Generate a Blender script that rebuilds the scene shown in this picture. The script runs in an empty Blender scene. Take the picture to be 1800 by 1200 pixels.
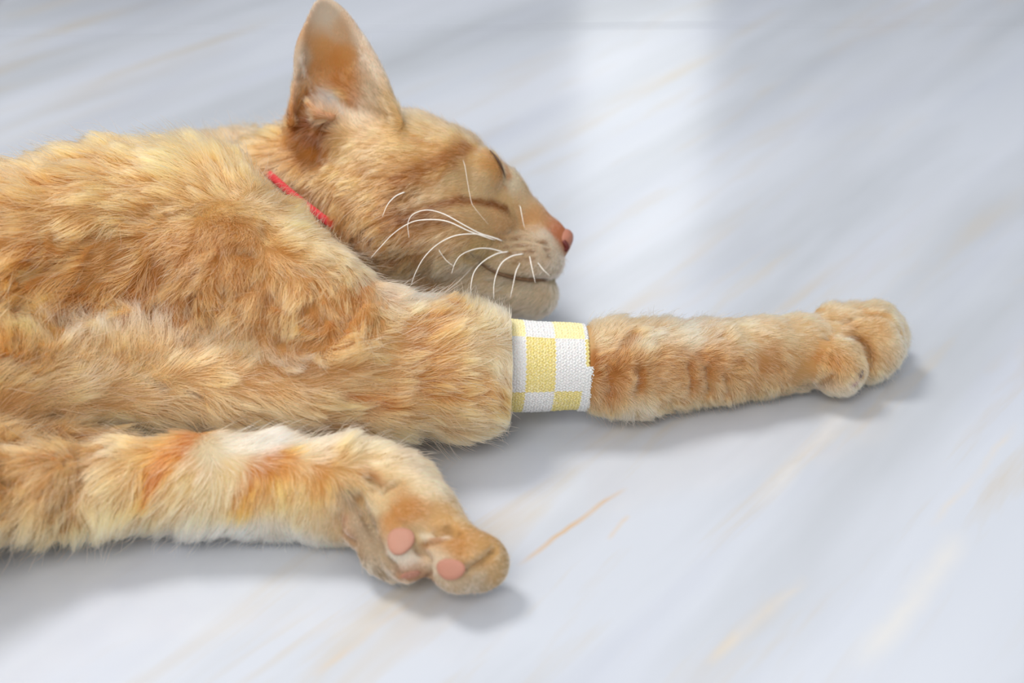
import bpy, math, random, time
import numpy as np
from mathutils import Vector
from mathutils.bvhtree import BVHTree
from mathutils.kdtree import KDTree
import openvdb

T0 = time.time()
SC = bpy.context.scene
RNG = np.random.default_rng(7)
random.seed(7)

# ------------------------------------------------------------------ camera
F, PITCH, CAMH = 2500.0, math.radians(30), 0.31
RT = np.array([1.0, 0, 0])
UP = np.array([0, math.sin(PITCH), math.cos(PITCH)])
FW = np.array([0, math.cos(PITCH), -math.sin(PITCH)])
C0 = np.array([0, 0, CAMH])
cam = bpy.data.cameras.new('camera')
cam.lens, cam.sensor_width = 50.0, 36.0
cam.clip_start = 0.01
cam_o = bpy.data.objects.new('camera', cam)
SC.collection.objects.link(cam_o)
cam_o.location = C0
cam_o.rotation_euler = (math.pi / 2 - PITCH, 0, 0)
SC.camera = cam_o
cam.dof.use_dof = True
cam.dof.focus_distance = 0.535
cam.dof.aperture_fstop = 7.0

# ------------------------------------------------------------------ light
SC.view_settings.view_transform = 'Standard'
SC.view_settings.look = 'None'
SC.view_settings.gamma = 1.0
SC.view_settings.exposure = 0.2
SC.view_settings.use_curve_mapping = False
world = bpy.data.worlds.new('world')
SC.world = world
world.use_nodes = True
bg = world.node_tree.nodes['Background']
bg.inputs[0].default_value = (0.93, 0.96, 1.0, 1)
bg.inputs[1].default_value = 0.62


def area(name, loc, target, size, power, col):
    l = bpy.data.lights.new(name, 'AREA')
    l.shape, l.size, l.energy, l.color = 'DISK', size, power, col
    o = bpy.data.objects.new(name, l)
    SC.collection.objects.link(o)
    o.location = loc
    o.rotation_euler = (Vector(target) - Vector(loc)).to_track_quat('-Z', 'Y').to_euler()
    return o


area('ceiling_lamp', (-0.85, 0.95, 2.0), (0, 0.5, 0), 0.7, 26, (1.0, 0.97, 0.93))
area('fill_light', (-0.3, -0.9, 1.3), (0, 0.5, 0), 1.0, 17, (1.0, 0.965, 0.92))  # unseen fill added on the camera side to lift the front


# ------------------------------------------------------------------ helpers
def ray(px, py):
    return RT * ((px - 900) / F) + UP * ((600 - py) / F) + FW


def P(px, py, z):
    """point at height z (metres) seen at pixel px, py"""
    d = ray(px, py)
    return C0 + d * ((z - CAMH) / d[2])


def mpp(p):
    """metres per pixel at point p"""
    return float(np.dot(np.asarray(p) - C0, FW)) / F


def S(px, py, zc, rpx):
    p = P(px, py, zc / 100)
    return (p, rpx * mpp(p))


def hash3(ix, iy, iz, seed):
    h = (ix.astype(np.int64) * 73856093) ^ (iy.astype(np.int64) * 19349663) ^ (iz.astype(np.int64) * 83492791) ^ (seed * 2654435761 & 0x7fffffff)
    h = (h ^ (h >> 13)) * 1274126177 & 0x7fffffff
    h = (h ^ (h >> 15)) * 668265263 & 0x7fffffff
    return ((h ^ (h >> 16)) & 0xffff).astype(np.float32) / 32767.5 - 1.0


def noise(p, scale, seed=0):
    q = p / np.asarray(scale, dtype=np.float32) + 100.0
    i = np.floor(q).astype(np.int32)
    f = (q - i).astype(np.float32)
    f = f * f * (3 - 2 * f)
    r = 0
    for dx in (0, 1):
        wx = f[..., 0] if dx else 1 - f[..., 0]
        for dy in (0, 1):
            wy = f[..., 1] if dy else 1 - f[..., 1]
            for dz in (0, 1):
                wz = f[..., 2] if dz else 1 - f[..., 2]
                r = r + wx * wy * wz * hash3(i[..., 0] + dx, i[..., 1] + dy, i[..., 2] + dz, seed)
    return r


def noise3(p, scale, seed):
    return np.stack([noise(p, scale, seed + k * 17) for k in range(3)], -1)


def nrm(v):
    return v / np.maximum(np.linalg.norm(v, axis=-1, keepdims=True), 1e-9)


def lin(c):
    c = np.asarray(c, dtype=float) / 255
    return np.where(c <= 0.04045, c / 12.92, ((c + 0.055) / 1.055) ** 2.4)


def mat(name, col=(0.8, 0.8, 0.8), rough=0.6, spec=0.5, attr=None, sss=0.0, bump=None):
    m = bpy.data.materials.new(name)
    m.use_nodes = True
    nt = m.node_tree
    b = nt.nodes['Principled BSDF']
    b.inputs['Base Color'].default_value = (*col, 1)
    b.inputs['Roughness'].default_value = rough
    b.inputs['Specular IOR Level'].default_value = spec
    if sss:
        b.inputs['Subsurface Weight'].default_value = sss
        b.inputs['Subsurface Radius'].default_value = (0.004, 0.0015, 0.001)
        b.inputs['Subsurface Scale'].default_value = 1.0
    if attr:
        a = nt.nodes.new('ShaderNodeAttribute')
        a.attribute_name = attr
        nt.links.new(a.outputs['Color'], b.inputs['Base Color'])
    if bump:
        tc = nt.nodes.new('ShaderNodeTexCoord')
        n = nt.nodes.new('ShaderNodeTexNoise')
        n.inputs['Scale'].default_value = bump[0]
        bp = nt.nodes.new('ShaderNodeBump')
        bp.inputs['Strength'].default_value = bump[1]
        bp.inputs['Distance'].default_value = 0.001
        nt.links.new(tc.outputs['Object'], n.inputs['Vector'])
        nt.links.new(n.outputs['Fac'], bp.inputs['Height'])
        nt.links.new(bp.outputs['Normal'], b.inputs['Normal'])
    return m


def mesh_obj(name, verts, faces, m=None, parent=None, smooth=True):
    me = bpy.data.meshes.new(name)
    me.from_pydata([tuple(map(float, v)) for v in verts], [], [tuple(map(int, f)) for f in faces])
    if smooth:
        me.polygons.foreach_set('use_smooth', [True] * len(me.polygons))
    me.update()
    if m:
        me.materials.append(m)
    o = bpy.data.objects.new(name, me)
    SC.collection.objects.link(o)
    if parent:
        o.parent = parent
    return o


def tube(pts, rad, n=8, caps=True):
    """swept tube; rad list or scalar -> verts, faces"""
    pts = [np.asarray(p, float) for p in pts]
    rad = [rad] * len(pts) if np.isscalar(rad) else rad
    V, Fc = [], []
    ref = None
    for i, p in enumerate(pts):
        t = nrm(pts[min(i + 1, len(pts) - 1)] - pts[max(i - 1, 0)])
        if ref is None:
            ref = np.array([0, 0, 1.0]) if abs(t[2]) < 0.9 else np.array([1.0, 0, 0])
        a = nrm(np.cross(t, ref))
        b = np.cross(a, t)
        ref = b
        for k in range(n):
            an = 2 * math.pi * k / n
            V.append(p + (a * math.cos(an) + b * math.sin(an)) * rad[i])
    for i in range(len(pts) - 1):
        for k in range(n):
            k2 = (k + 1) % n
            Fc.append((i * n + k, i * n + k2, (i + 1) * n + k2, (i + 1) * n + k))
    if caps:
        Fc.append(tuple(range(n))[::-1])
        Fc.append(tuple((len(pts) - 1) * n + k for k in range(n)))
    return V, Fc


def spline(pts, n=8):
    """Catmull-Rom through points"""
    pts = np.asarray(pts, float)
    p = np.vstack([2 * pts[0] - pts[1], pts, 2 * pts[-1] - pts[-2]])
    out = []
    for i in range(1, len(p) - 2):
        for k in range(n):
            t = k / n
            out.append(0.5 * (2 * p[i] + (p[i + 1] - p[i - 1]) * t + (2 * p[i - 1] - 5 * p[i] + 4 * p[i + 1] - p[i + 2]) * t * t
                              + (3 * p[i] - p[i - 1] - 3 * p[i + 1] + p[i + 2]) * t ** 3))
    out.append(p[-2])
    return np.array(out)


# ------------------------------------------------------------------ floor: white marble tiles
VANG = math.radians(53)


def veins_mat():
    m = bpy.data.materials.new('marble')
    m.use_nodes = True
    nt = m.node_tree
    L, N = nt.links, nt.nodes
    b = N['Principled BSDF']
    b.inputs['Roughness'].default_value = 0.17
    b.inputs['Specular IOR Level'].default_value = 0.5
    geo = N.new('ShaderNodeNewGeometry')
    rot = N.new('ShaderNodeVectorRotate')
    rot.rotation_type = 'Z_AXIS'
    rot.inputs['Angle'].default_value = -VANG
    L.new(geo.outputs['Position'], rot.inputs['Vector'])

    def nz(scale, sc, det=4, rough=0.55, dist=0.0, off=0.0):
        mp = N.new('ShaderNodeMapping')
        mp.inputs['Scale'].default_value = (scale[0], scale[1], 1)
        mp.inputs['Location'].default_value = (off, off * 1.7, 0)
        L.new(rot.outputs[0], mp.inputs['Vector'])
        n = N.new('ShaderNodeTexNoise')
        n.inputs['Scale'].default_value = sc
        n.inputs['Detail'].default_value = det
        n.inputs['Roughness'].default_value = rough
        n.inputs['Distortion'].default_value = dist
        L.new(mp.outputs[0], n.inputs['Vector'])
        return n.outputs['Fac']

    def ramp(x, stops):
        r = N.new('ShaderNodeValToRGB')
        el = r.color_ramp.elements
        while len(el) < len(stops):
            el.new(0.5)
        for e, (p, v) in zip(el, stops):
            e.position = p
            e.color = (v, v, v, 1)
        L.new(x, r.inputs[0])
        return r.outputs['Color']

    def mix(f, a, c):
        x = N.new('ShaderNodeMix')
        x.data_type = 'RGBA'
        L.new(f, x.inputs[0])
        if isinstance(a, tuple):
            x.inputs[6].default_value = a
        else:
            L.new(a, x.inputs[6])
        if isinstance(c, tuple):
            x.inputs[7].default_value = c
        else:
            L.new(c, x.inputs[7])
        return x.outputs[2]

    def M(op, a, c, d=None):
        x = N.new('ShaderNodeMath')
        x.operation = op
        for i, v in enumerate((a, c, d)):
            if v is None:
                continue
            if isinstance(v, (int, float)):
                x.inputs[i].default_value = v
            else:
                L.new(v, x.inputs[i])
        return x.outputs[0]

    def rgb(c):
        return (*lin(c), 1)
    base = rgb((190, 195, 204))
    col = mix(ramp(nz((1.6, 9), 1.6, 4, 0.5, 0.2), ((0.42, 0), (0.64, 0.85))), base, rgb((170, 174, 180)))       # grey bands
    col = mix(ramp(nz((1.2, 9), 1.1, 3, 0.45, 0.2, 4.0), ((0.46, 0), (0.68, 0.5))), col, rgb((205, 209, 218)))     # clear milky bands
    warm = M('MULTIPLY', ramp(nz((3.0, 26), 1.5, 4, 0.62, 0.3, 9.0), ((0.52, 0), (0.70, 0.7))), ramp(nz((3, 5), 1.0, 2, 0.5, 0, 2.0), ((0.42, 0), (0.56, 1))))
    col = mix(warm, col, rgb((188, 178, 162)))                                                                  # warm streaks
    lil = M('MULTIPLY', ramp(nz((2.0, 14), 1.9, 4, 0.5, 0.3, 21.0), ((0.5, 0), (0.7, 0.35))), 1.0)
    col = mix(lil, col, rgb((180, 185, 200)))                                                                   # bluish streaks
    # single thin veins: start and end on the floor, half width
    sep = N.new('ShaderNodeSeparateXYZ')
    L.new(rot.outputs[0], sep.inputs[0])
    wob = M('MULTIPLY', M('SUBTRACT', nz((9, 4), 2.0, 3, 0.6), 0.5), 0.010)
    brk = ramp(nz((30, 60), 1.0, 3, 0.6, 0, 5.0), ((0.32, 0.25), (0.6, 1)))
    ca, sa = math.cos(-VANG), math.sin(-VANG)
    for (x0, y0, x1, y1, w, tint, st) in ((545, 1190, 735, 1050, 0.0011, (205, 178, 138), 0.6), (905, 995, 1105, 855, 0.0009, (196, 160, 112), 0.75),
                                         (1065, 950, 1110, 905, 0.0008, (205, 175, 135), 0.5), (1240, 1170, 1420, 1010, 0.0016, (214, 196, 165), 0.5),
                                         (1475, 520, 1640, 360, 0.0012, (188, 190, 200), 0.7), (1640, 930, 1790, 740, 0.0012, (212, 196, 172), 0.4),
                                         (1420, 740, 1590, 560, 0.0035, (214, 204, 186), 0.45), (1060, 480, 1240, 330, 0.002, (196, 198, 206), 0.5),
                                         (1500, 1180, 1700, 930, 0.0035, (212, 208, 200), 0.5), (60, 205, 420, 75, 0.006, (186, 184, 184), 0.55),
                                         (1030, 800, 1240, 640, 0.0035, (214, 208, 196), 0.4), (1330, 900, 1500, 700, 0.003, (206, 206, 206), 0.5)):
        A, B = P(x0, y0, 0), P(x1, y1, 0)
        a0 = (A[0] * ca - A[1] * sa, A[0] * sa + A[1] * ca)
        b0 = (B[0] * ca - B[1] * sa, B[0] * sa + B[1] * ca)
        sl = (b0[1] - a0[1]) / (b0[0] - a0[0])
        v = M('ABSOLUTE', M('SUBTRACT', M('SUBTRACT', M('ADD', sep.outputs[1], wob), a0[1]), M('MULTIPLY', M('SUBTRACT', sep.outputs[0], a0[0]), sl)), 0)
        f = M('SUBTRACT', 1.0, M('DIVIDE', v, w * 2))
        f.node.use_clamp = True
        t = M('DIVIDE', M('SUBTRACT', sep.outputs[0], a0[0]), b0[0] - a0[0])
        e = M('MULTIPLY', M('MULTIPLY', t, M('SUBTRACT', 1.0, t)), 6.0)
        e.node.use_clamp = True
        col = mix(M('MULTIPLY', M('MULTIPLY', M('MULTIPLY', f, e), brk), st), col, rgb(tint))
    # a few specks of grit pressed in the glaze
    L.new(col, b.inputs['Base Color'])
    return m


marble = veins_mat()
grout = mat('grout', tuple(lin((150, 152, 158))), 0.85)
floor = mesh_obj('floor', [(-3, -1.6, -0.016), (3, -1.6, -0.016), (3, 3.1, -0.016), (-3, 3.1, -0.016), (-3, -1.6, -0.0012), (3, -1.6, -0.0012), (3, 3.1, -0.0012), (-3, 3.1, -0.0012)],
                 [(3, 2, 1, 0), (4, 5, 6, 7), (0, 1, 5, 4), (1, 2, 6, 5), (2, 3, 7, 6), (3, 0, 4, 7)], grout, smooth=False)
floor['kind'] = 'structure'
seam = P(900, 47, 0)
TS, GAP = 0.8, 0.0015
tang = math.radians(1.9)
h, e = TS / 2 - GAP, 0.0005
tv, tf = [], []
for (r, z) in ((h, -0.0118), (h, -e), (h - e, 0.0)):
    tv += [(-r, -r, z), (r, -r, z), (r, r, z), (-r, r, z)]
for k in range(2):
    for i in range(4):
        j = (i + 1) % 4
        tf.append((k * 4 + i, k * 4 + j, k * 4 + 4 + j, k * 4 + 4 + i))
tf += [(8, 9, 10, 11), (3, 2, 1, 0)]
tile0 = None
for iy in (-2, -1, 0, 1):
    for ix in (-3, -2, -1, 0, 1, 2):
        u, v = (ix + 0.5) * TS + 0.42, (iy + 0.5) * TS
        x = u * math.cos(tang) - v * math.sin(tang)
        y = seam[1] + u * math.sin(tang) + v * math.cos(tang)
        if abs(x) > 2.6 or y > 2.68 or y < -1.2:
            continue
        if tile0 is None:
            tile0 = mesh_obj('tile', tv, tf, marble, floor, smooth=False)
            t = tile0
        else:
            t = tile0.copy()
            SC.collection.objects.link(t)
            t.parent = floor
        t.location = (x, y, 0)
        t.rotation_euler = (0, 0, tang)

# back wall of the room with its window (seen only as a soft reflection in the polished tiles)
WY = 3.0
wallm = mat('wall_paint', tuple(lin((158, 163, 172))), 0.8, bump=(60, 0.1))
wx0, wx1, wz0, wz1 = 0.12, 0.46, 0.55, 1.6


def box_vf(x0, x1, y0, y1, z0, z1):
    v = [(x, y, z) for z in (z0, z1) for (x, y) in ((x0, y0), (x1, y0), (x1, y1), (x0, y1))]
    return v, [(3, 2, 1, 0), (4, 5, 6, 7), (0, 1, 5, 4), (1, 2, 6, 5), (2, 3, 7, 6), (3, 0, 4, 7)]


def boxes(lst):
    V_, F_ = [], []
    for b_ in lst:
        v, f = box_vf(*b_)
        F_ += [tuple(i + len(V_) for i in q) for q in f]
        V_ += v
    return V_, F_


wall = mesh_obj('wall_back', *boxes([(-3, wx0, WY, WY + 0.12, 0, 2.6), (wx1, 3, WY, WY + 0.12, 0, 2.6), (wx0, wx1, WY, WY + 0.12, 0, wz0), (wx0, wx1, WY, WY + 0.12, wz1, 2.6)]), wallm, smooth=False)
wall['kind'] = 'structure'
blocker = mesh_obj('shade_panel', *box_vf(-2.6, -0.40, 1.10, 1.20, 0, 1.5), mat('dark_panel', tuple(lin((60, 60, 62))), 0.6), smooth=False)  # unseen panel added to block light and darken the far left floor
blocker['kind'] = 'structure'
fr = mesh_obj('window_1', *boxes([(wx0, wx0 + 0.03, WY + 0.02, WY + 0.08, wz0, wz1), (wx1 - 0.03, wx1, WY + 0.02, WY + 0.08, wz0, wz1),
                                  (wx0, wx1, WY + 0.02, WY + 0.08, wz0, wz0 + 0.03), (wx0, wx1, WY + 0.02, WY + 0.08, wz1 - 0.03, wz1)]), mat('window_paint', (0.8, 0.8, 0.8), 0.4), smooth=False)
fr['kind'] = 'structure'
day = bpy.data.materials.new('bright_daylight_pane')
day.use_nodes = True
dn = day.node_tree
em = dn.nodes.new('ShaderNodeEmission')
em.inputs[0].default_value = (0.95, 0.98, 1.0, 1)
em.inputs[1].default_value = 1.7
dn.links.new(em.outputs[0], dn.nodes['Material Output'].inputs[0])
mesh_obj('window_pane', *box_vf(wx0 + 0.03, wx1 - 0.03, WY + 0.045, WY + 0.055, wz0 + 0.03, wz1 - 0.03), day, fr, smooth=False)
dr = mesh_obj('reflected_slab_1', *box_vf(-1.75, -0.6, WY - 0.03, WY, 0, 2.1), mat('dark_slab', tuple(lin((52, 52, 58))), 0.5), smooth=False)  # unseen dark slab added to darken the floor's reflection at left
dr['kind'] = 'structure'


# ------------------------------------------------------------------ the cat's body as one distance field
VOX = 0.00125
LO = np.array([-0.36, 0.33, -0.006])
N3 = (432, 272, 130)
AX = [LO[i] + VOX * np.arange(N3[i]) for i in range(3)]
AX = [a.astype(np.float32) for a in AX]
BIG = 0.05


def smin(a, b, k):
    h = np.clip(0.5 + 0.5 * (b - a) / k, 0, 1)
    return b * (1 - h) + a * h - k * h * (1 - h)


class Field:
    def __init__(self):
        self.f = np.full(N3, BIG, np.float32)

    def box(self, lo, hi, pad):
        s = []
        for i in range(3):
            a = max(0, int((lo[i] - pad - LO[i]) / VOX))
            b = min(N3[i], int((hi[i] + pad - LO[i]) / VOX) + 2)
            s.append(slice(a, max(a, b)))
        return tuple(s)

    def grid(self, s):
        return (AX[0][s[0]][:, None, None], AX[1][s[1]][None, :, None], AX[2][s[2]][None, None, :])

    def cone(self, a, b, ra, rb, k=0.004, sub=False):
        a, b = np.asarray(a, np.float32), np.asarray(b, np.float32)
        rm = max(ra, rb)
        s = self.box(np.minimum(a, b) - rm, np.maximum(a, b) + rm, 0.012 if not sub else k + 0.002)
        X, Y, Z = self.grid(s)
        d = b - a
        L = float(d @ d) + 1e-12
        t = np.clip(((X - a[0]) * d[0] + (Y - a[1]) * d[1] + (Z - a[2]) * d[2]) / L, 0, 1)
        q = np.sqrt((X - a[0] - t * d[0]) ** 2 + (Y - a[1] - t * d[1]) ** 2 + (Z - a[2] - t * d[2]) ** 2) - (ra + (rb - ra) * t)
        if sub:
            self.f[s] = -smin(-self.f[s], q, k)
        else:
            self.f[s] = smin(self.f[s], q, k)

    def chain(self, pts, k=0.004, sub=False):
        if len(pts) == 1:
            pts = pts * 2
        for (a, ra), (b, rb) in zip(pts[:-1], pts[1:]):
            self.cone(a, b, ra, rb, k, sub)

    def ell(self, c, R, rad, k=0.004, sub=False):
        """ellipsoid, rows of R are its axes"""
        c, R, rad = np.asarray(c, np.float32), np.asarray(R, np.float32), np.asarray(rad, np.float32)
        ext = np.sqrt(((R * rad[:, None]) ** 2).sum(0))
        s = self.box(c - ext, c + ext, 0.012 if not sub else k + 0.002)
        X, Y, Z = self.grid(s)
        X, Y, Z = X - c[0], Y - c[1], Z - c[2]
        l = [X * R[i, 0] + Y * R[i, 1] + Z * R[i, 2] for i in range(3)]
        k0 = np.sqrt(sum((l[i] / rad[i]) ** 2 for i in range(3)))
        k1 = np.sqrt(sum((l[i] / rad[i] ** 2) ** 2 for i in range(3))) + 1e-6
        q = k0 * (k0 - 1) / k1
        if sub:
            self.f[s] = -smin(-self.f[s], q, k)
        else:
            self.f[s] = smin(self.f[s], q, k)

    def merge(self, o, k):
        self.f = smin(self.f, o.f, k)


# head frame: X along the muzzle in the profile plane, pixel-scaled axes, W towards the photographer's side (the cat's right cheek)
HO = P(735, 345, 0.060)
HS = mpp(HO)
HV = nrm(C0 - HO)                  # lateral axis
HX = nrm(RT - HV * (RT @ HV))
HU = np.cross(HV, HX)
yaw = math.radians(-4)
HX, HV = HX * math.cos(yaw) - HV * math.sin(yaw), HV * math.cos(yaw) + HX * math.sin(yaw)


def H(px, py, w=0.0):
    return HO + HX * ((px - 735) * HS) + HU * ((345 - py) * HS) + HV * (w / 100)


trunk = Field()
trunk.chain([S(-620, 620, 5.2, 190), S(-350, 560, 5.8, 215), S(-150, 520, 6.0, 205), S(0, 500, 6.0, 188), S(180, 462, 6.0, 186), S(324, 444, 6.1, 178)], 0.01)
trunk.chain([S(324, 444, 6.1, 178), S(418, 492, 5.8, 155), S(518, 553, 5.2, 133), S(600, 600, 4.6, 118)], 0.008)
trunk.chain([S(330, 320, 5.2, 75), S(420, 300, 5.0, 62), S(500, 320, 4.8, 80)], 0.008)      # withers and nape
trunk.chain([S(-500, 760, 4.6, 170), S(-250, 720, 4.2, 150), S(0, 640, 4.6, 110), S(250, 620, 4.0, 105)], 0.01)
# neck
trunk.chain([S(440, 380, 5.0, 110), S(530, 350, 5.2, 118), S(620, 370, 5.4, 125)], 0.008)

belly = Field()
belly.chain([S(-150, 655, 4.2, 92), S(0, 665, 3.8, 84), S(150, 668, 3.6, 82), S(300, 672, 3.4, 80), S(420, 682, 3.3, 78), S(540, 690, 3.2, 76), S(680, 690, 3.0, 76)], 0.006)
# fore leg: elbow end, the wrapped stretch, the forearm and paw
fore = Field()
fore.chain([S(600, 600, 4.4, 112), S(700, 625, 3.8, 104), S(790, 640, 3.3, 106), S(838, 645, 3.05, 102)], 0.006)
fore.chain([S(700, 690, 2.9, 64), S(820, 690, 2.6, 66), S(842, 680, 2.6, 66)], 0.008)
fore.chain([S(838, 645, 2.9, 82), S(905, 645, 2.6, 71), S(965, 645, 2.55, 70), S(1035, 647, 2.45, 70), S(1085, 648, 2.35, 76)], 0.003)
fore.chain([S(1082, 634, 2.4, 66), S(1160, 634, 2.2, 66), S(1250, 632, 2.0, 65), S(1340, 622, 1.9, 59), S(1410, 612, 1.8, 54), S(1455, 600, 1.75, 44)], 0.006)
fore.chain([S(1085, 672, 1.85, 52), S(1120, 682, 1.6, 44), S(1170, 672, 1.5, 44)], 0.006)     # carpal tuft
fore.chain([S(1200, 665, 1.5, 42), S(1400, 642, 1.25, 42)], 0.008)
# toes
toe = Field()
toe.chain([S(1432, 638, 1.6, 40), S(1466, 637, 1.65, 46), S(1476, 650, 1.45, 43)], 0.005)
toe2 = Field()
toe2.chain([S(1470, 585, 2.2, 40), S(1536, 584, 2.1, 42), S(1541, 612, 1.6, 42), S(1530, 636, 1.15, 34)], 0.005)
toe3 = Field()
toe3.chain([S(1460, 568, 2.3, 34), S(1538, 568, 2.1, 34), S(1556, 590, 1.6, 34), S(1556, 612, 1.2, 32)], 0.005)
toe3.chain([S(1500, 560, 1.4, 30), S(1550, 575, 1.3, 30)], 0.005)
fore.merge(toe3, 0.0014)
fore.merge(toe2, 0.0014)
fore.merge(toe, 0.0010)

# hind leg
hind = Field()
hind.chain([S(-420, 830, 5.0, 150), S(-200, 850, 4.2, 112), S(-60, 866, 3.2, 86), S(90, 860, 2.6, 72), S(220, 852, 2.3, 70), S(340, 850, 2.1, 78), S(470, 856, 1.95, 78), S(590, 864, 1.9, 82), S(640, 862, 1.9, 76)], 0.008)
foot = Field()
foot.chain([S(640, 850, 2.1, 66), S(690, 868, 2.1, 64), S(740, 908, 2.0, 60), S(790, 950, 1.7, 48)], 0.006)
foot.chain([S(705, 870, 1.9, 56), S(706, 930, 1.9, 44)], 0.008)
tA = Field()
tA.chain([S(780, 960, 1.75, 46), S(830, 985, 1.45, 48), S(850, 990, 1.35, 45)], 0.005)
tA.chain([S(780, 990, 1.6, 36), S(800, 1005, 1.5, 34)], 0.006)
tB = Field()
tB.chain([S(700, 940, 1.9, 40), S(712, 975, 1.6, 36), S(718, 985, 1.5, 34)], 0.005)
tC = Field()
tC.chain([S(616, 880, 1.9, 36), S(636, 930, 1.6, 33), S(662, 975, 1.15, 27), S(684, 1002, 0.8, 20)], 0.005)
tD = Field()
tD.chain([S(607, 925, 1.3, 34)], 0.003)
foot.merge(tA, 0.003)
foot.merge(tB, 0.002)
foot.merge(tC, 0.0015)
hind.merge(tD, 0.0015)
hind.merge(foot, 0.003)

# head
head = Field()
HR = np.array([HX, HU, HV])
a = math.radians(-14)
HR2 = np.array([HX * math.cos(a) + HU * math.sin(a), -HX * math.sin(a) + HU * math.cos(a), HV])
head.ell(H(712, 318), HR2, (0.0335, 0.0298, 0.033), 0.006)
for w in (-1, 1):
    head.chain([(H(700, 395, 1.7 * w), 0.020), (H(790, 400, 1.5 * w), 0.019), (H(850, 400, 1.1 * w), 0.0145)], 0.008)
    head.chain([(H(800, 300, 1.3 * w), 0.0170), (H(843, 305, 1.5 * w), 0.0105)], 0.006)
    head.chain([(H(880, 445, 0.95 * w), 0.0125), (H(930, 446, 0.72 * w), 0.0125), (H(943, 452, 0.55 * w), 0.0118)], 0.003)
head.chain([(H(800, 310), 0.019), (H(870, 345), 0.0128), (H(925, 388), 0.0084), (H(966, 411), 0.0054), (H(984, 425), 0.0050)], 0.005)
head.chain([(H(690, 430), 0.025), (H(800, 465), 0.019), (H(900, 503), 0.0125), (H(938, 515), 0.0105)], 0.003)
head.chain([S(560, 380, 5.0, 118), (H(650, 390, 0), 0.030)], 0.01)
# mouth crease, from the corner below the cheek forward to the lips
head.chain([(H(x, y, w), 0.0016) for x, y, w in ((828, 446, 2.9), (850, 466, 2.55), (880, 482, 2.1), (915, 489, 1.8), (950, 490, 1.45), (975, 489, 0.7), (984, 489, 0))], 0.0012, True)

# ears: curved shells
def ear(fld, base, up, side, depth, height, halfw, th0, th1, lean, r=0.0013, rows=44):
    for i in range(rows):
        t = i / (rows - 1)
        hw = halfw * (1 - t ** 1.7) ** 0.75 * (1.0 - 0.12 * math.sin(math.pi * t)) + 0.0012
        th = math.radians(th0 + (th1 - th0) * min(1, t * 1.25))
        R = hw / math.sin(min(th, math.pi / 2))
        n = max(3, int(2 * th * R / 0.0011))
        for j in range(n + 1):
            an = -th + 2 * th * j / n
            p = base + up * (height * t) + side * (lean * t * height + R * math.sin(an) + 0.0004 * math.sin(math.pi * t)) + depth * (R * (1 - math.cos(an)) - R * (1 - math.cos(th)) * 0.5)
            fld.cone(p, p, r, r, 0.0016)


ears = Field()
eb = H(604, 226, 1.3)
ear(ears, eb, nrm(HU + HV * 0.08), HX, nrm(HV + HX * 0.35), 0.0515, 0.0212, 100, 48, -0.10)
ear(ears, H(596, 240, -2.0), nrm(HU - HV * 0.25), HX, nrm(-HV + HX * 0.5), 0.040, 0.0165, 80, 48, -0.05, r=0.0017, rows=40)
# cutaneous pocket on the outer rim of the near ear
ears.chain([(H(556, 190, 2.0), 0.0024), (H(572, 208, 2.2), 0.0028), (H(596, 212, 2.0), 0.0022)], 0.002)
head.chain([(H(560, 225, 0.4), 0.013), (H(620, 250, 0.6), 0.013)], 0.008)
head.chain([(H(610, 250, -1.4), 0.012)], 0.006)

# under the bandage the leg is slim: cut the field back to a cylinder there
BA, BB = S(891, 642, 2.62, 80), S(1033, 644, 2.45, 73)
BAX = nrm(BB[0] - BA[0])
BL = float(np.linalg.norm(BB[0] - BA[0]))
sl = fore.box(np.minimum(BA[0], BB[0]) - 0.035, np.maximum(BA[0], BB[0]) + 0.035, 0)
X, Y, Z = fore.grid(sl)
rx_, ry_, rz_ = X - BA[0][0], Y - BA[0][1], Z - BA[0][2]
s_ = rx_ * BAX[0] + ry_ * BAX[1] + rz_ * BAX[2]
q_ = np.sqrt(np.maximum(rx_ ** 2 + ry_ ** 2 + rz_ ** 2 - s_ ** 2, 0)) - (BA[1] - 0.0028)
q_ = np.where((s_ > 0.0) & (s_ < BL - 0.001), q_, np.maximum(q_ * 0 - 1, -1))
fore.f[sl] = np.maximum(fore.f[sl], q_)

body = trunk
body.merge(belly, 0.004)
body.merge(head, 0.003)
body.merge(ears, 0.0022)
body.merge(fore, 0.0035)
# the groin softens into the belly
groin = Field()
groin.chain([S(-200, 775, 3.4, 80), S(0, 786, 2.8, 50), S(110, 784, 2.5, 36), S(200, 778, 2.4, 26)], 0.006)
body.merge(groin, 0.006)
body.merge(hind, 0.006)
# loose skin and muscle: gentle lumps on the trunk and belly
GX, GY, GZ = np.meshgrid(AX[0][::4], AX[1][::4], AX[2][::4], indexing='ij')
G = np.stack([GX, GY, GZ], -1)
lump = noise(G, (0.03, 0.022, 0.022), 3) * 0.6 + noise(G, (0.014, 0.012, 0.012), 5) * 0.4
lump = lump.repeat(4, 0).repeat(4, 1).repeat(4, 2)[:N3[0], :N3[1], :N3[2]]
for ax in range(3):       # soften the upsampled steps
    for _ in range(2):
        lump = (np.roll(lump, 1, ax) + np.roll(lump, -1, ax) + lump) / 3
        lump = (np.roll(lump, 2, ax) + np.roll(lump, -2, ax) + lump) / 3
wx = np.clip((-0.02 - AX[0]) / 0.03, 0, 1)[:, None, None]
body.f = body.f + lump.astype(np.float32) * 0.0022 * wx
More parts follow.
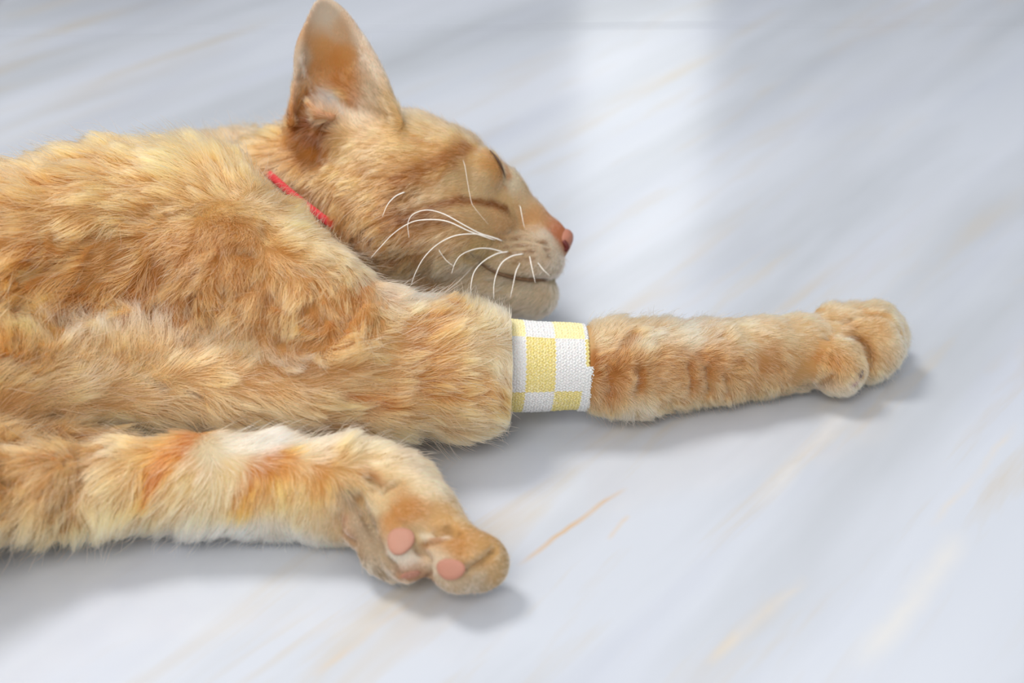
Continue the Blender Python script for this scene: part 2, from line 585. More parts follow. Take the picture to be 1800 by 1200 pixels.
# keep everything above the tiles
body.f = np.maximum(body.f, (0.0006 - AX[2])[None, None, :])
g = openvdb.FloatGrid(BIG)
g.copyFromArray(body.f)
V, Q = g.convertToQuads(0.0)
V = np.array(V) * VOX + LO
Q = np.array(Q)
if np.einsum('ij,ij->i', V[Q[:, 0]], np.cross(V[Q[:, 1]], V[Q[:, 2]])).sum() < 0:
    Q = Q[:, ::-1].copy()
del trunk, belly, fore, hind, head, ears, foot, toe, toe2, toe3, tA, tB, tC, tD, lump, G, GX, GY, GZ
me = bpy.data.meshes.new('cat')
me.vertices.add(len(V))
me.vertices.foreach_set('co', V.astype(np.float32).ravel())
me.loops.add(Q.size)
me.loops.foreach_set('vertex_index', Q.astype(np.int32).ravel())
me.polygons.add(len(Q))
me.polygons.foreach_set('loop_start', np.arange(0, Q.size, 4, dtype=np.int32))
me.polygons.foreach_set('use_smooth', np.ones(len(Q), bool))
me.update(calc_edges=True)
me.validate()
cat = bpy.data.objects.new('cat', me)
SC.collection.objects.link(cat)
cat['label'] = 'orange tabby cat lying on its side on white marble with one fore leg outstretched'
cat['category'] = 'cat'
VN = np.empty(len(V) * 3, np.float32)
me.vertex_normals.foreach_get('vector', VN)
VN = VN.reshape(-1, 3)
print('mesh', len(V), len(Q), round(time.time() - T0, 1))
TREE = BVHTree.FromPolygons(V.tolist(), Q.tolist())


def hit(px, py):
    """point and normal on the cat seen at a pixel"""
    d = ray(px, py)
    d = d / np.linalg.norm(d)
    loc, n, i, dist = TREE.ray_cast(Vector(C0), Vector(d))
    if loc is None:
        loc, n, i, dist = TREE.find_nearest(Vector(C0 + d * 0.5))
        # walk along the ray to the closest approach
        best = None
        for s in np.linspace(0.38, 0.75, 38):
            l2, n2, _, d2 = TREE.find_nearest(Vector(C0 + d * s))
            if best is None or d2 < best[0]:
                best = (d2, l2, n2)
        loc, n = best[1], best[2]
    return np.array(loc), np.array(n)


# ------------------------------------------------------------------ coat: direction, length and colour guides read at points of the body
# px, py, comb direction (right, down), length mm, lift 0-1, disorder
GUIDES = [
    # back and flank: combed towards the rump
    (40, 320, -1, -0.10, 12, 0.35, 0.25), (150, 290, -1, -0.25, 12, 0.40, 0.25), (260, 275, -1, -0.45, 12, 0.45, 0.25), (360, 260, -1, -0.6, 12, 0.5, 0.3),
    (430, 250, -0.7, -0.8, 12, 0.55, 0.3), (100, 360, -1, 0.05, 12, 0.3, 0.25), (220, 340, -1, -0.05, 12, 0.3, 0.25), (330, 330, -1, -0.15, 12, 0.3, 0.25),
    (420, 330, -0.9, -0.6, 11, 0.4, 0.3), (30, 420, -1, 0.3, 14, 0.25, 0.35), (120, 430, -0.9, 0.5, 14, 0.25, 0.35), (220, 420, -0.8, 0.6, 13, 0.25, 0.4),
    (40, 500, -0.9, 0.5, 15, 0.25, 0.35), (140, 510, -0.8, 0.65, 15, 0.25, 0.35), (240, 500, -0.75, 0.7, 14, 0.25, 0.35), (180, 560, -0.7, 0.7, 13, 0.2, 0.3),
    (60, 555, -0.9, 0.4, 13, 0.25, 0.3), (310, 560, -0.4, 0.9, 12, 0.2, 0.3),
    # shoulder: short dense crown, then locks running down
    (330, 420, -0.3, 0.6, 5.5, 0.8, 0.8), (390, 400, 0.1, 0.5, 5.5, 0.9, 0.8), (440, 430, 0.3, 0.6, 5.5, 0.85, 0.75), (380, 470, 0.0, 0.8, 6, 0.75, 0.7), (440, 385, 0.4, 0.3, 5.5, 0.8, 0.7),
    (480, 400, 0.8, -0.2, 9, 0.45, 0.4), (470, 345, 0.5, -0.8, 6.5, 0.35, 0.25), (540, 390, 0.6, -0.75, 6.5, 0.35, 0.25), (600, 430, 0.6, -0.75, 8, 0.4, 0.25),
    (650, 470, 0.6, -0.75, 9, 0.45, 0.3), (530, 450, 0.6, 0.2, 9, 0.4, 0.45), (500, 500, -0.1, 1, 11, 0.35, 0.45), (440, 540, -0.25, 1, 12, 0.35, 0.45),
    (540, 560, -0.35, 1, 11, 0.3, 0.45), (600, 520, -0.2, 1, 11, 0.35, 0.45), (640, 560, -0.2, 0.9, 10, 0.3, 0.4), (420, 600, -0.4, 1, 10, 0.2, 0.4), (360, 570, -0.3, 1, 12, 0.25, 0.4),
    # elbow end of the fore leg
    (700, 510, 0.5, -0.5, 9, 0.4, 0.3), (760, 540, 0.8, -0.5, 8, 0.35, 0.25), (840, 540, 0.3, -0.9, 8, 0.5, 0.25), (875, 575, 0.5, -0.8, 7, 0.45, 0.2),
    (880, 640, 0.1, 1, 7, 0.3, 0.2), (820, 600, 1, -0.25, 9, 0.25, 0.2), (740, 600, 1, -0.3, 10, 0.25, 0.25), (680, 600, 0.9, -0.35, 10, 0.3, 0.3),
    (620, 640, 1, 0.0, 11, 0.25, 0.25), (700, 660, 1, -0.05, 11, 0.22, 0.22), (800, 670, 1, 0.1, 10, 0.22, 0.22), (870, 710, 0.7, 0.6, 9, 0.25, 0.22),
    (820, 740, 1, 0.35, 10, 0.3, 0.25), (720, 735, 0.9, 0.5, 12, 0.35, 0.3), (620, 730, 0.8, 0.55, 13, 0.35, 0.3), (520, 720, 0.9, 0.4, 13, 0.3, 0.3),
    # belly crest and belly
    (170, 590, 0.1, -1, 13, 0.55, 0.35), (260, 590, 0.15, -1, 14, 0.55, 0.35), (340, 598, 0.2, -1, 14, 0.55, 0.35), (420, 615, 0.4, -0.9, 13, 0.5, 0.35), (90, 580, -0.3, -1, 12, 0.5, 0.35),
    (20, 590, -0.6, -0.8, 12, 0.45, 0.4), (50, 640, 0.4, -0.8, 13, 0.4, 0.5), (150, 640, 0.3, -0.9, 12, 0.45, 0.4), (240, 645, 0.4, -0.8, 12, 0.45, 0.4),
    (330, 650, 0.8, -0.5, 12, 0.4, 0.35), (430, 660, 0.95, 0.1, 13, 0.3, 0.3), (530, 660, 1, 0.15, 12, 0.25, 0.25), (110, 690, 1, -0.12, 16, 0.2, 0.25),
    (220, 692, 1, 0.12, 15, 0.22, 0.25), (330, 700, 0.95, 0.3, 14, 0.25, 0.25), (430, 720, 0.8, 0.5, 14, 0.3, 0.3), (300, 728, 0.9, 0.35, 14, 0.22, 0.25), (180, 725, 1, -0.05, 14, 0.22, 0.3), (80, 735, 1, -0.15, 14, 0.25, 0.35), (20, 705, 1, -0.4, 16, 0.22, 0.25),
    # haunch and hind leg
    (40, 785, -0.5, 0.7, 13, 0.3, 0.45), (150, 790, -0.6, 0.7, 12, 0.25, 0.35), (40, 860, -0.5, 0.9, 15, 0.35, 0.4), (130, 850, -0.35, 1, 14, 0.3, 0.35), (50, 930, -0.5, 0.9, 13, 0.35, 0.4),
    (140, 910, -0.25, 1, 13, 0.35, 0.35), (220, 850, -0.2, 1, 12, 0.25, 0.25), (230, 905, -0.6, 0.8, 9, 0.22, 0.2), (280, 780, -0.6, 0.5, 8, 0.2, 0.15), (330, 830, -0.55, 0.8, 8, 0.16, 0.15),
    (330, 920, -0.6, 0.8, 9, 0.22, 0.18), (430, 780, 0.9, -0.35, 9, 0.3, 0.2), (420, 850, -0.2, 0.9, 7, 0.16, 0.15), (430, 925, -0.4, 0.9, 7.5, 0.22, 0.18), (520, 780, 0.9, -0.45, 9, 0.38, 0.2),
    (510, 860, -0.15, 0.9, 6.5, 0.18, 0.15), (540, 935, -0.15, 1, 6, 0.22, 0.18), (600, 790, 0.7, -0.6, 9, 0.5, 0.25), (660, 790, 0.85, -0.5, 8, 0.5, 0.25), (600, 860, 0.3, 0.9, 6, 0.2, 0.2),
    # hind foot
    (710, 830, 0.9, -0.1, 4, 0.35, 0.15), (690, 880, 0.6, 0.7, 1.9, 0.2, 0.15), (750, 880, 0.8, 0.4, 2.2, 0.25, 0.15), (800, 930, 0.8, 0.45, 1.9, 0.25, 0.15), (860, 960, 0.9, 0.4, 2.0, 0.25, 0.15),
    (880, 1010, 0.8, 0.6, 2.0, 0.25, 0.15), (820, 1030, 0.5, 0.8, 2.0, 0.3, 0.15), (640, 930, 0.5, 0.9, 1.6, 0.2, 0.15), (715, 980, 0.2, 1, 1.5, 0.2, 0.15), (610, 930, 0.2, 1, 2, 0.2, 0.1),
    (660, 1000, 0.5, 0.9, 3.5, 0.2, 0.15),
    # forearm
    (1060, 590, 0.3, -0.8, 7, 0.4, 0.3), (1110, 575, 0.8, -0.6, 10, 0.45, 0.3), (1180, 580, 0.9, -0.45, 10, 0.35, 0.25), (1070, 640, 0.7, -0.4, 6, 0.4, 0.5), (1130, 620, 0.8, -0.5, 6, 0.5, 0.5),
    (1110, 660, 0.6, 0.4, 5, 0.7, 0.7), (1060, 700, 0.3, 0.9, 8, 0.4, 0.4), (1110, 720, 0.5, 0.9, 9, 0.35, 0.3), (1180, 715, 0.35, 1, 8, 0.35, 0.3), (1190, 655, 0.5, 0.3, 4.5, 0.7, 0.65),
    (1250, 590, 1, -0.2, 9, 0.25, 0.2), (1350, 580, 1, -0.2, 7, 0.25, 0.2), (1260, 645, 0.6, 0.4, 4.5, 0.65, 0.6), (1260, 700, 0.3, 1, 8, 0.35, 0.25), (1350, 640, 0.8, 0.5, 6, 0.3, 0.25),
    (1350, 690, 0.35, 1, 7, 0.35, 0.25), (1420, 590, 1, -0.05, 6, 0.22, 0.15), (1420, 650, 0.9, 0.4, 5, 0.3, 0.2), (1430, 690, 0.5, 1, 5, 0.3, 0.2),
    (1490, 610, 1, -0.1, 3, 0.3, 0.15), (1500, 650, 0.8, 0.6, 3, 0.35, 0.15), (1470, 640, 0.3, 0.6, 3.4, 0.5, 0.2), (1540, 570, 1, 0, 3, 0.3, 0.15), (1540, 620, 0.5, 0.9, 3.2, 0.3, 0.15), (1570, 610, 0.7, 0.7, 3, 0.3, 0.15),
    (1490, 550, 1, -0.1, 5, 0.3, 0.15), (1550, 655, 0.4, 1, 5, 0.35, 0.2), (1470, 685, 0.6, 0.8, 4, 0.3, 0.15),
    # neck and head
    (460, 250, -0.8, -0.5, 12, 0.4, 0.25), (500, 290, -0.7, 0.7, 10, 0.3, 0.2), (560, 330, -0.5, 0.85, 10, 0.25, 0.2), (620, 400, -0.45, 0.9, 9, 0.3, 0.25), (700, 470, -0.5, 0.8, 9, 0.3, 0.25), (760, 500, -0.7, 0.6, 8, 0.3, 0.2),
    (530, 240, -0.5, 0.4, 6, 0.2, 0.15), (570, 260, -0.3, 0.9, 6, 0.2, 0.15), (620, 270, -0.8, 0.3, 5.5, 0.25, 0.15), (640, 330, -0.8, 0.5, 6.5, 0.25, 0.2), (700, 220, -0.9, -0.1, 5, 0.25, 0.15), (780, 220, -0.9, -0.35, 4.5, 0.25, 0.15),
    (720, 280, -0.95, 0.15, 5, 0.2, 0.15), (720, 360, -0.9, 0.4, 6, 0.22, 0.2), (800, 300, -0.9, 0.1, 4.5, 0.2, 0.15), (850, 260, -0.8, -0.5, 3.5, 0.2, 0.1), (870, 320, -0.9, 0.1, 3, 0.2, 0.1), (820, 370, -0.95, 0.25, 4.5, 0.2, 0.15),
    (780, 430, -0.9, 0.45, 6, 0.22, 0.2), (900, 360, -0.8, 0.5, 2.6, 0.2, 0.1), (960, 400, -0.9, -0.5, 1.8, 0.2, 0.1), (920, 420, -0.9, 0.3, 2.8, 0.25, 0.15), (950, 460, -0.6, 0.7, 2.8, 0.3, 0.15), (890, 460, -0.9, 0.4, 3.2, 0.25, 0.15),
    (940, 520, -0.7, 0.6, 4, 0.3, 0.15), (860, 500, -0.8, 0.5, 6, 0.25, 0.2), (970, 480, -0.3, 0.9, 2.8, 0.3, 0.1),
    # ears
    (600, 100, 0.1, -1, 1.6, 0.2, 0.2), (570, 40, 0, -1, 1.5, 0.25, 0.2), (650, 150, -0.2, -1, 3, 0.25, 0.2), (670, 190, -0.2, -1, 3.5, 0.25, 0.2), (540, 100, 0, -1, 1.4, 0.25, 0.2), (515, 190, -0.2, -1, 2.5, 0.2, 0.15), (620, 200, -0.1, -1, 5, 0.4, 0.25), (588, 190, -0.6, -1, 7, 0.6, 0.35), (600, 212, -0.5, -1, 6, 0.5, 0.3),
]
# px, py, colour (sRGB)
TAN, PALE, CREAM, ORG, DEEP, WHT, GRY = (214, 160, 100), (221, 176, 118), (238, 216, 178), (206, 138, 66), (176, 104, 38), (243, 232, 212), (190, 164, 132)
COLS = [
    (40, 330, TAN), (150, 300, (218, 166, 106)), (280, 290, PALE), (380, 280, (220, 172, 114)), (450, 290, PALE), (100, 380, (220, 168, 106)), (240, 360, (218, 168, 108)), (360, 350, (220, 174, 114)), (440, 340, (222, 178, 120)),
    (50, 460, (208, 148, 84)), (160, 470, (212, 154, 92)), (250, 440, (208, 150, 88)), (240, 520, (200, 140, 76)), (120, 540, (200, 138, 74)), (30, 540, (206, 148, 86)), (330, 440, (204, 148, 90)), (390, 420, (200, 146, 90)), (420, 480, (204, 150, 92)),
    (350, 530, (200, 142, 80)), (300, 560, (202, 144, 84)), (450, 560, (206, 152, 94)), (500, 470, (210, 158, 102)), (520, 400, (222, 178, 120)), (580, 430, (230, 194, 142)), (640, 470, (234, 200, 152)), (590, 520, (214, 162, 106)), (620, 570, (208, 154, 96)), (560, 600, (204, 150, 92)),
    (690, 500, (236, 206, 160)), (730, 520, WHT), (760, 550, (222, 176, 120)), (800, 560, (216, 166, 108)), (850, 560, (230, 196, 148)), (870, 620, (232, 204, 162)), (840, 620, (228, 192, 144)), (780, 620, (214, 160, 100)), (700, 610, (218, 170, 114)),
    (640, 650, (214, 164, 108)), (720, 680, (214, 164, 108)), (800, 680, (220, 174, 120)), (860, 690, (210, 156, 96)), (850, 730, (216, 172, 122)), (760, 740, (222, 182, 132)), (650, 730, (216, 174, 124)), (560, 720, (214, 168, 116)),
    (180, 600, (224, 184, 134)), (280, 605, (226, 188, 140)), (360, 612, (224, 184, 134)), (430, 630, (222, 182, 132)), (80, 590, PALE), (30, 620, TAN), (60, 660, (220, 176, 122)), (160, 650, (222, 180, 128)), (260, 650, (222, 182, 130)), (350, 660, (216, 172, 120)), (460, 660, (214, 164, 108)),
    (100, 700, (226, 188, 138)), (240, 700, (222, 182, 132)), (360, 710, (214, 174, 126)), (460, 730, (216, 180, 134)), (300, 740, (200, 158, 112)), (520, 760, (206, 176, 138)),
    (40, 760, (194, 146, 94)), (140, 770, (186, 138, 88)), (80, 800, (196, 148, 96)), (60, 840, (210, 164, 110)), (160, 840, (220, 180, 128)), (60, 930, (210, 170, 118)), (140, 910, (214, 172, 120)), (220, 830, (224, 182, 126)), (200, 900, (226, 186, 134)),
    (290, 790, (220, 160, 92)), (330, 840, (232, 190, 130)), (290, 900, (232, 196, 144)), (330, 930, WHT), (370, 795, (240, 222, 188)), (410, 785, (244, 232, 210)), (470, 785, (246, 236, 218)), (540, 790, (240, 220, 186)), (400, 835, (238, 208, 156)), (370, 880, (236, 206, 158)), (430, 930, WHT), (520, 940, WHT),
    (500, 850, (230, 176, 108)), (560, 840, (226, 172, 104)), (540, 900, (234, 202, 154)), (590, 920, (226, 196, 152)), (600, 790, (238, 208, 162)), (640, 790, (236, 206, 160)), (620, 840, (226, 176, 116)), (590, 870, (214, 170, 118)),
    (700, 820, (234, 204, 158)), (750, 860, (240, 216, 176)), (720, 900, (206, 150, 90)), (660, 880, (234, 206, 162)), (690, 920, (216, 162, 104)), (790, 920, (226, 182, 124)), (830, 950, (214, 164, 104)), (860, 970, (220, 180, 126)), (880, 1000, (214, 180, 132)),
    (800, 960, (204, 146, 80)), (770, 990, (232, 214, 188)), (830, 1020, (206, 180, 146)), (700, 970, (232, 220, 202)), (720, 1010, (206, 160, 126)), (645, 930, (186, 166, 140)), (670, 990, (176, 156, 130)), (612, 930, (194, 156, 124)), (730, 940, (224, 194, 150)),  # grey-brown anchors carry the shade of the outer hind toe
    # forearm
    (1060, 590, (226, 190, 142)), (1120, 580, (222, 180, 128)), (1140, 597, (240, 218, 184)), (1220, 598, (240, 220, 188)), (1300, 590, (228, 196, 150)), (1400, 580, (228, 194, 146)), (1450, 560, (230, 198, 152)), (1080, 640, (198, 136, 76)), (1130, 650, (192, 134, 76)), (1200, 645, (192, 136, 80)), (1240, 630, (194, 138, 84)),
    (1160, 620, (210, 160, 104)), (1290, 645, (196, 142, 86)), (1360, 650, (202, 150, 96)), (1330, 690, (208, 160, 108)), (1420, 630, (212, 166, 110)), (1070, 700, (206, 156, 102)), (1110, 725, (228, 202, 164)), (1170, 710, (214, 174, 124)), (1260, 700, (212, 168, 118)), (1350, 690, (214, 176, 128)),
    (1430, 680, (214, 186, 148)), (1480, 640, (202, 148, 88)), (1500, 615, (220, 180, 128)), (1490, 685, (226, 200, 164)), (1520, 590, (214, 164, 104)), (1550, 590, (222, 178, 124)), (1575, 600, (232, 204, 164)), (1545, 560, (222, 180, 126)), (1540, 640, (214, 174, 126)),
    (1555, 665, (216, 190, 152)), (1580, 590, CREAM), (1480, 545, (224, 184, 132)),
    # head
    (480, 250, (206, 152, 94)), (470, 300, (186, 138, 96)), (500, 320, (170, 126, 92)), (540, 300, (190, 134, 76)), (540, 350, (180, 130, 82)), (600, 380, (186, 132, 74)), (660, 440, (170, 122, 76)), (620, 430, (164, 118, 76)), (700, 470, (180, 138, 92)), (740, 500, (190, 152, 108)),
    (560, 260, (186, 124, 58)), (520, 220, (190, 124, 54)), (530, 190, (196, 130, 60)), (600, 260, (222, 178, 118)), (600, 300, (208, 158, 96)), (640, 330, (206, 156, 96)), (680, 380, (190, 136, 76)), (700, 240, (226, 184, 124)), (760, 230, (226, 186, 130)), (820, 250, (224, 184, 130)),
    (700, 290, (214, 164, 104)), (760, 290, (216, 168, 106)), (800, 330, (216, 184, 138)), (850, 320, (222, 192, 148)), (760, 350, (212, 178, 134)), (720, 330, (196, 150, 100)), (890, 350, (226, 190, 140)), (900, 320, (232, 214, 184)), (870, 290, (212, 160, 98)),
    (720, 420, (196, 148, 96)), (780, 430, (206, 168, 122)), (830, 400, (206, 172, 126)), (890, 395, (206, 166, 120)), (820, 470, (222, 200, 166)), (760, 480, (202, 170, 128)), (880, 510, (218, 200, 170)), (940, 520, (212, 194, 166)), (840, 445, (200, 172, 116)),
    (940, 390, (216, 168, 116)), (980, 410, (206, 134, 96)), (920, 430, (222, 200, 168)), (950, 460, (222, 200, 172)), (900, 460, (216, 190, 154)), (975, 460, (228, 212, 190)), (980, 500, (206, 190, 160)), (960, 420, (232, 214, 190)),
    # ear
    (600, 60, (220, 184, 148)), (575, 30, (222, 206, 186)), (590, 110, (214, 150, 84)), (566, 85, (216, 164, 108)), (606, 95, (218, 160, 98)), (612, 130, (214, 152, 88)), (560, 120, (212, 156, 98)), (568, 140, (220, 166, 112)), (606, 165, (214, 146, 78)), (584, 178, (248, 240, 236)), (600, 148, (208, 140, 74)), (614, 182, (206, 144, 84)), (644, 120, (232, 210, 184)), (628, 60, (230, 208, 184)), (660, 170, (228, 202, 168)), (630, 200, (226, 204, 176)), (680, 190, (214, 180, 132)), (530, 110, (222, 204, 182)),
]
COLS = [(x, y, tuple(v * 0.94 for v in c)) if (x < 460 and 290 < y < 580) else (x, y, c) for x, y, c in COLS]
# stripes and darker markings, plus shade painted along creases: pixel polyline, half width px, colour, strength
STRIPES_SHADE = [
    ([(680, 330), (730, 300), (790, 275), (822, 258)], 14, (172, 112, 54), 0.85), ([(640, 300), (700, 320), (760, 320), (800, 290)], 8, (180, 116, 54), 0.45),
    ([(690, 355), (720, 340)], 16, (146, 98, 50), 0.75), ([(700, 380), (740, 375), (800, 352), (850, 355), (890, 366)], 10, (146, 92, 40), 0.95), ([(690, 385), (720, 392), (790, 388)], 11, (150, 98, 46), 0.8),
    ([(655, 250), (720, 245), (800, 262)], 6, (204, 142, 76), 0.45), ([(620, 340), (660, 370), (690, 400)], 9, (160, 104, 50), 0.5), ([(600, 390), (650, 420), (690, 450)], 12, (140, 94, 50), 0.55),
    ([(510, 250), (540, 300), (560, 290)], 8, (160, 98, 38), 0.4), ([(560, 235), (556, 262)], 8, (150, 88, 26), 0.6), ([(505, 205), (540, 212), (580, 215)], 9, (140, 76, 16), 0.85), ([(498, 218), (530, 232), (565, 238)], 16, (160, 96, 36), 0.8), ([(531, 100), (533, 128), (544, 158), (560, 180), (572, 192)], 3.0, (252, 240, 226), 0.9), ([(580, 168), (590, 180), (600, 198)], 4, (255, 248, 244), 0.9), ([(550, 178), (562, 196), (580, 204)], 7, (234, 186, 156), 0.7), ([(540, 235), (556, 262), (566, 285)], 6, (150, 92, 34), 0.5),
    ([(868, 262), (884, 285), (892, 312)], 6, (206, 140, 74), 0.8), ([(835, 262), (862, 275), (878, 300), (890, 330)], 3.5, (214, 160, 110), 0.7),
    ([(880, 425), (915, 418), (960, 424)], 3.5, (150, 104, 62), 0.8), ([(886, 437), (920, 430), (968, 436)], 3.5, (150, 104, 62), 0.8), ([(895, 448), (925, 444), (972, 448)], 3.5, (150, 108, 68), 0.75), ([(905, 460), (940, 458)], 3.5, (156, 116, 78), 0.7),
    ([(690, 470), (640, 500), (600, 560), (585, 590)], 13, (192, 122, 56), 0.5), ([(660, 490), (690, 520)], 12, (190, 112, 46), 0.6),
    ([(790, 530), (740, 590), (740, 640), (760, 680)], 24, (198, 128, 62), 0.6), ([(800, 690), (840, 660), (860, 690)], 14, (190, 118, 50), 0.55), ([(610, 695), (660, 712), (700, 712)], 9, (190, 112, 44), 0.7),
    ([(355, 760), (320, 780), (285, 820), (265, 850), (260, 870)], 17, (212, 130, 48), 1.0), ([(500, 800), (460, 830), (430, 870), (425, 885)], 20, (214, 140, 60), 0.95), ([(590, 800), (560, 830), (555, 860)], 14, (214, 146, 74), 0.6),
    ([(640, 830), (660, 840), (670, 856)], 8, (170, 104, 46), 0.55), ([(210, 770), (190, 800), (150, 830)], 14, (150, 108, 66), 0.5), ([(130, 760), (60, 770)], 14, (150, 108, 62), 0.45), ([(110, 890), (110, 940)], 12, (170, 122, 72), 0.5),
    ([(1050, 630), (1065, 670), (1075, 700)], 12, (176, 108, 48), 0.6), ([(1110, 590), (1090, 610), (1085, 640)], 11, (160, 98, 44), 0.7), ([(1060, 640), (1100, 650), (1140, 640), (1200, 632), (1260, 632)], 14, (178, 122, 68), 0.55), ([(1125, 655), (1120, 690)], 7, (160, 94, 38), 0.5), ([(1240, 640), (1245, 690)], 6, (182, 112, 50), 0.55),
    ([(1275, 660), (1275, 690)], 5, (184, 116, 54), 0.5), ([(1210, 640), (1215, 690)], 5, (184, 116, 54), 0.4), ([(1265, 590), (1270, 575)], 4, (180, 122, 66), 0.6), ([(1440, 628), (1465, 632)], 12, (186, 122, 58), 0.5),
    ([(1410, 680), (1450, 675), (1470, 668)], 7, (120, 100, 88), 0.45), ([(1500, 580), (1520, 610), (1530, 625)], 10, (188, 128, 66), 0.5), ([(1510, 660), (1516, 645)], 4, (120, 86, 70), 0.5),
    ([(628, 868), (642, 905), (664, 950), (692, 996)], 4, (104, 78, 52), 0.8), ([(768, 935), (790, 930), (802, 937)], 5, (92, 64, 36), 0.9), ([(752, 985), (752, 1010), (750, 1026)], 4, (100, 66, 44), 0.8), ([(646, 842), (662, 858), (670, 866), (678, 856), (700, 848)], 4, (110, 70, 38), 0.8), ([(596, 895), (598, 930), (620, 950)], 3, (124, 92, 66), 0.7), ([(632, 868), (645, 880), (660, 905)], 7, (240, 220, 184), 0.7), ([(690, 975), (712, 985), (730, 978)], 8, (240, 230, 214), 0.7), ([(760, 1012), (800, 1028), (850, 1030)], 8, (214, 192, 164), 0.6), ([(1480, 594), (1503, 600), (1518, 620)], 3.5, (246, 232, 212), 0.75), ([(1524, 606), (1532, 625), (1532, 648)], 5, (168, 116, 64), 0.6),  # dark entries paint shade into the toe creases and hollow
    ([(612, 872), (634, 922), (660, 970), (682, 1002)], 13, (190, 168, 140), 0.9), ([(602, 912), (606, 935)], 9, (206, 164, 136), 0.8),  # grey-brown first entry paints the outer toe as if shaded
    ([(826, 443), (848, 464), (878, 480), (914, 489), (950, 491), (982, 488)], 3.5, (126, 92, 54), 0.85), ([(975, 492), (978, 520)], 5, (150, 124, 84), 0.5),
    ([(420, 430), (350, 450), (330, 420)], 12, (176, 120, 62), 0.4), ([(300, 470), (250, 500), (230, 560)], 14, (186, 120, 56), 0.45), ([(90, 440), (40, 470)], 12, (186, 120, 54), 0.4), ([(150, 520), (110, 560)], 12, (178, 112, 48), 0.45),
    ([(440, 450), (420, 510), (400, 560)], 8, (170, 112, 56), 0.45), ([(500, 520), (480, 570)], 8, (170, 110, 52), 0.4), ([(560, 500), (530, 560)], 8, (178, 116, 58), 0.4),
    ([(20, 640), (40, 660)], 16, (176, 120, 66), 0.5), ([(75, 625), (70, 640)], 8, (170, 118, 72), 0.5), ([(235, 655), (290, 685)], 5, (176, 116, 58), 0.7), ([(335, 692), (355, 702)], 4, (180, 122, 64), 0.6), ([(220, 625), (200, 640)], 8, (196, 138, 76), 0.5), ([(320, 645), (300, 655)], 8, (196, 138, 76), 0.5),
    ([(650, 845), (668, 862), (690, 852)], 5, (150, 96, 50), 0.6), ([(745, 955), (770, 950)], 6, (160, 92, 26), 0.8), ([(740, 940), (790, 945)], 5, (240, 226, 204), 0.7), ([(822, 1000), (850, 985), (868, 968)], 4, (130, 98, 66), 0.6), ([(700, 900), (740, 890)], 16, (206, 146, 80), 0.4),  # dark entries paint shade into the creases of the hind foot
]


# the fore leg's coat is short and plush
GUIDES = [(x, y, dx, dy, ln * 0.72 if (1050 < x < 1460 and y > 560) else ln, li, di) for x, y, dx, dy, ln, li, di in GUIDES]


def imgdir(n, dx, dy):
    v = RT * dx - UP * dy
    t = v - n * float(v @ n)
    if np.linalg.norm(t) < 0.25:
        t = t + v * 0.3
    return t / np.linalg.norm(t)


gp, gv = [], []
for (x, y, dx, dy, ln, lift, dis) in GUIDES:
    p, n = hit(x, y)
    gp.append(p)
    gv.append([*imgdir(n, dx, dy), ln / 1000, lift, dis])
gp, gv = np.array(gp), np.array(gv)
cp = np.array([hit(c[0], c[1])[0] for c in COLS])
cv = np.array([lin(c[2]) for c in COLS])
stripes_shade = [(np.array([hit(*q)[0] for q in s[0]]), s[1] * 0.00022, lin(s[2]), s[3]) for s in STRIPES_SHADE]


def shep(p, cpts, cvals, eps, power=2):
    out = np.empty((len(p), cvals.shape[1]))
    c2 = (cpts ** 2).sum(1)
    for i in range(0, len(p), 20000):
        q = p[i:i + 20000]
        d2 = np.maximum((q ** 2).sum(1)[:, None] + c2[None] - 2 * q @ cpts.T, 0)
        w = 1 / (d2 + eps * eps) ** power
        out[i:i + 20000] = (w @ cvals) / w.sum(1, keepdims=True)
    return out


def seg_dist(p, line):
    best = np.full(len(p), 1e9)
    for a, b in zip(line[:-1], line[1:]):
        d = b - a
        t = np.clip(((p - a) @ d) / (d @ d + 1e-12), 0, 1)
        best = np.minimum(best, np.linalg.norm(p - a - t[:, None] * d, axis=1))
    return best


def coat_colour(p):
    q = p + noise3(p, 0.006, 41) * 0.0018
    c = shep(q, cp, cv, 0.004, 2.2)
    for line, w, col, st in stripes_shade:
        lo, hi = line.min(0) - w * 2.5, line.max(0) + w * 2.5
        m = np.all((p > lo) & (p < hi), axis=1)
        if not m.any():
            continue
        d = seg_dist(p[m] + noise3(p[m], 0.004, 77) * 0.0012, line)
        f = (np.clip(1.35 - d / w * 0.75, 0, 1) ** 1.3 * st)[:, None]
        c[m] = c[m] * (1 - f) + col * f
    return c


# locks of loose coat: shallow ridges that run the way the coat is combed
gvv = shep(V, gp, gv, 0.006)
dv = nrm(gvv[:, :3])
dv = nrm(dv + noise3(V, 0.02, 91) * 0.35)
q_ = V - np.array([-0.08, 0.50, 0.06])
q_ = q_ - dv * np.einsum('ij,ij->i', q_, dv)[:, None] * 0.8
am = np.clip((gvv[:, 5] - 0.27) / 0.12, 0, 1) * np.clip((gvv[:, 3] - 0.007) / 0.004, 0, 1)
rdg = noise(q_ * 1.0, 0.0085, 61) * 0.65 + noise(q_, 0.0045, 62) * 0.35
rdg = np.clip(0.5 - np.abs(rdg) * 1.6, -0.6, 0.5)         # narrow valleys where the noise crosses zero
V = V - VN * (np.clip(rdg + 0.1, 0, 1) * 0.0048 * am)[:, None]
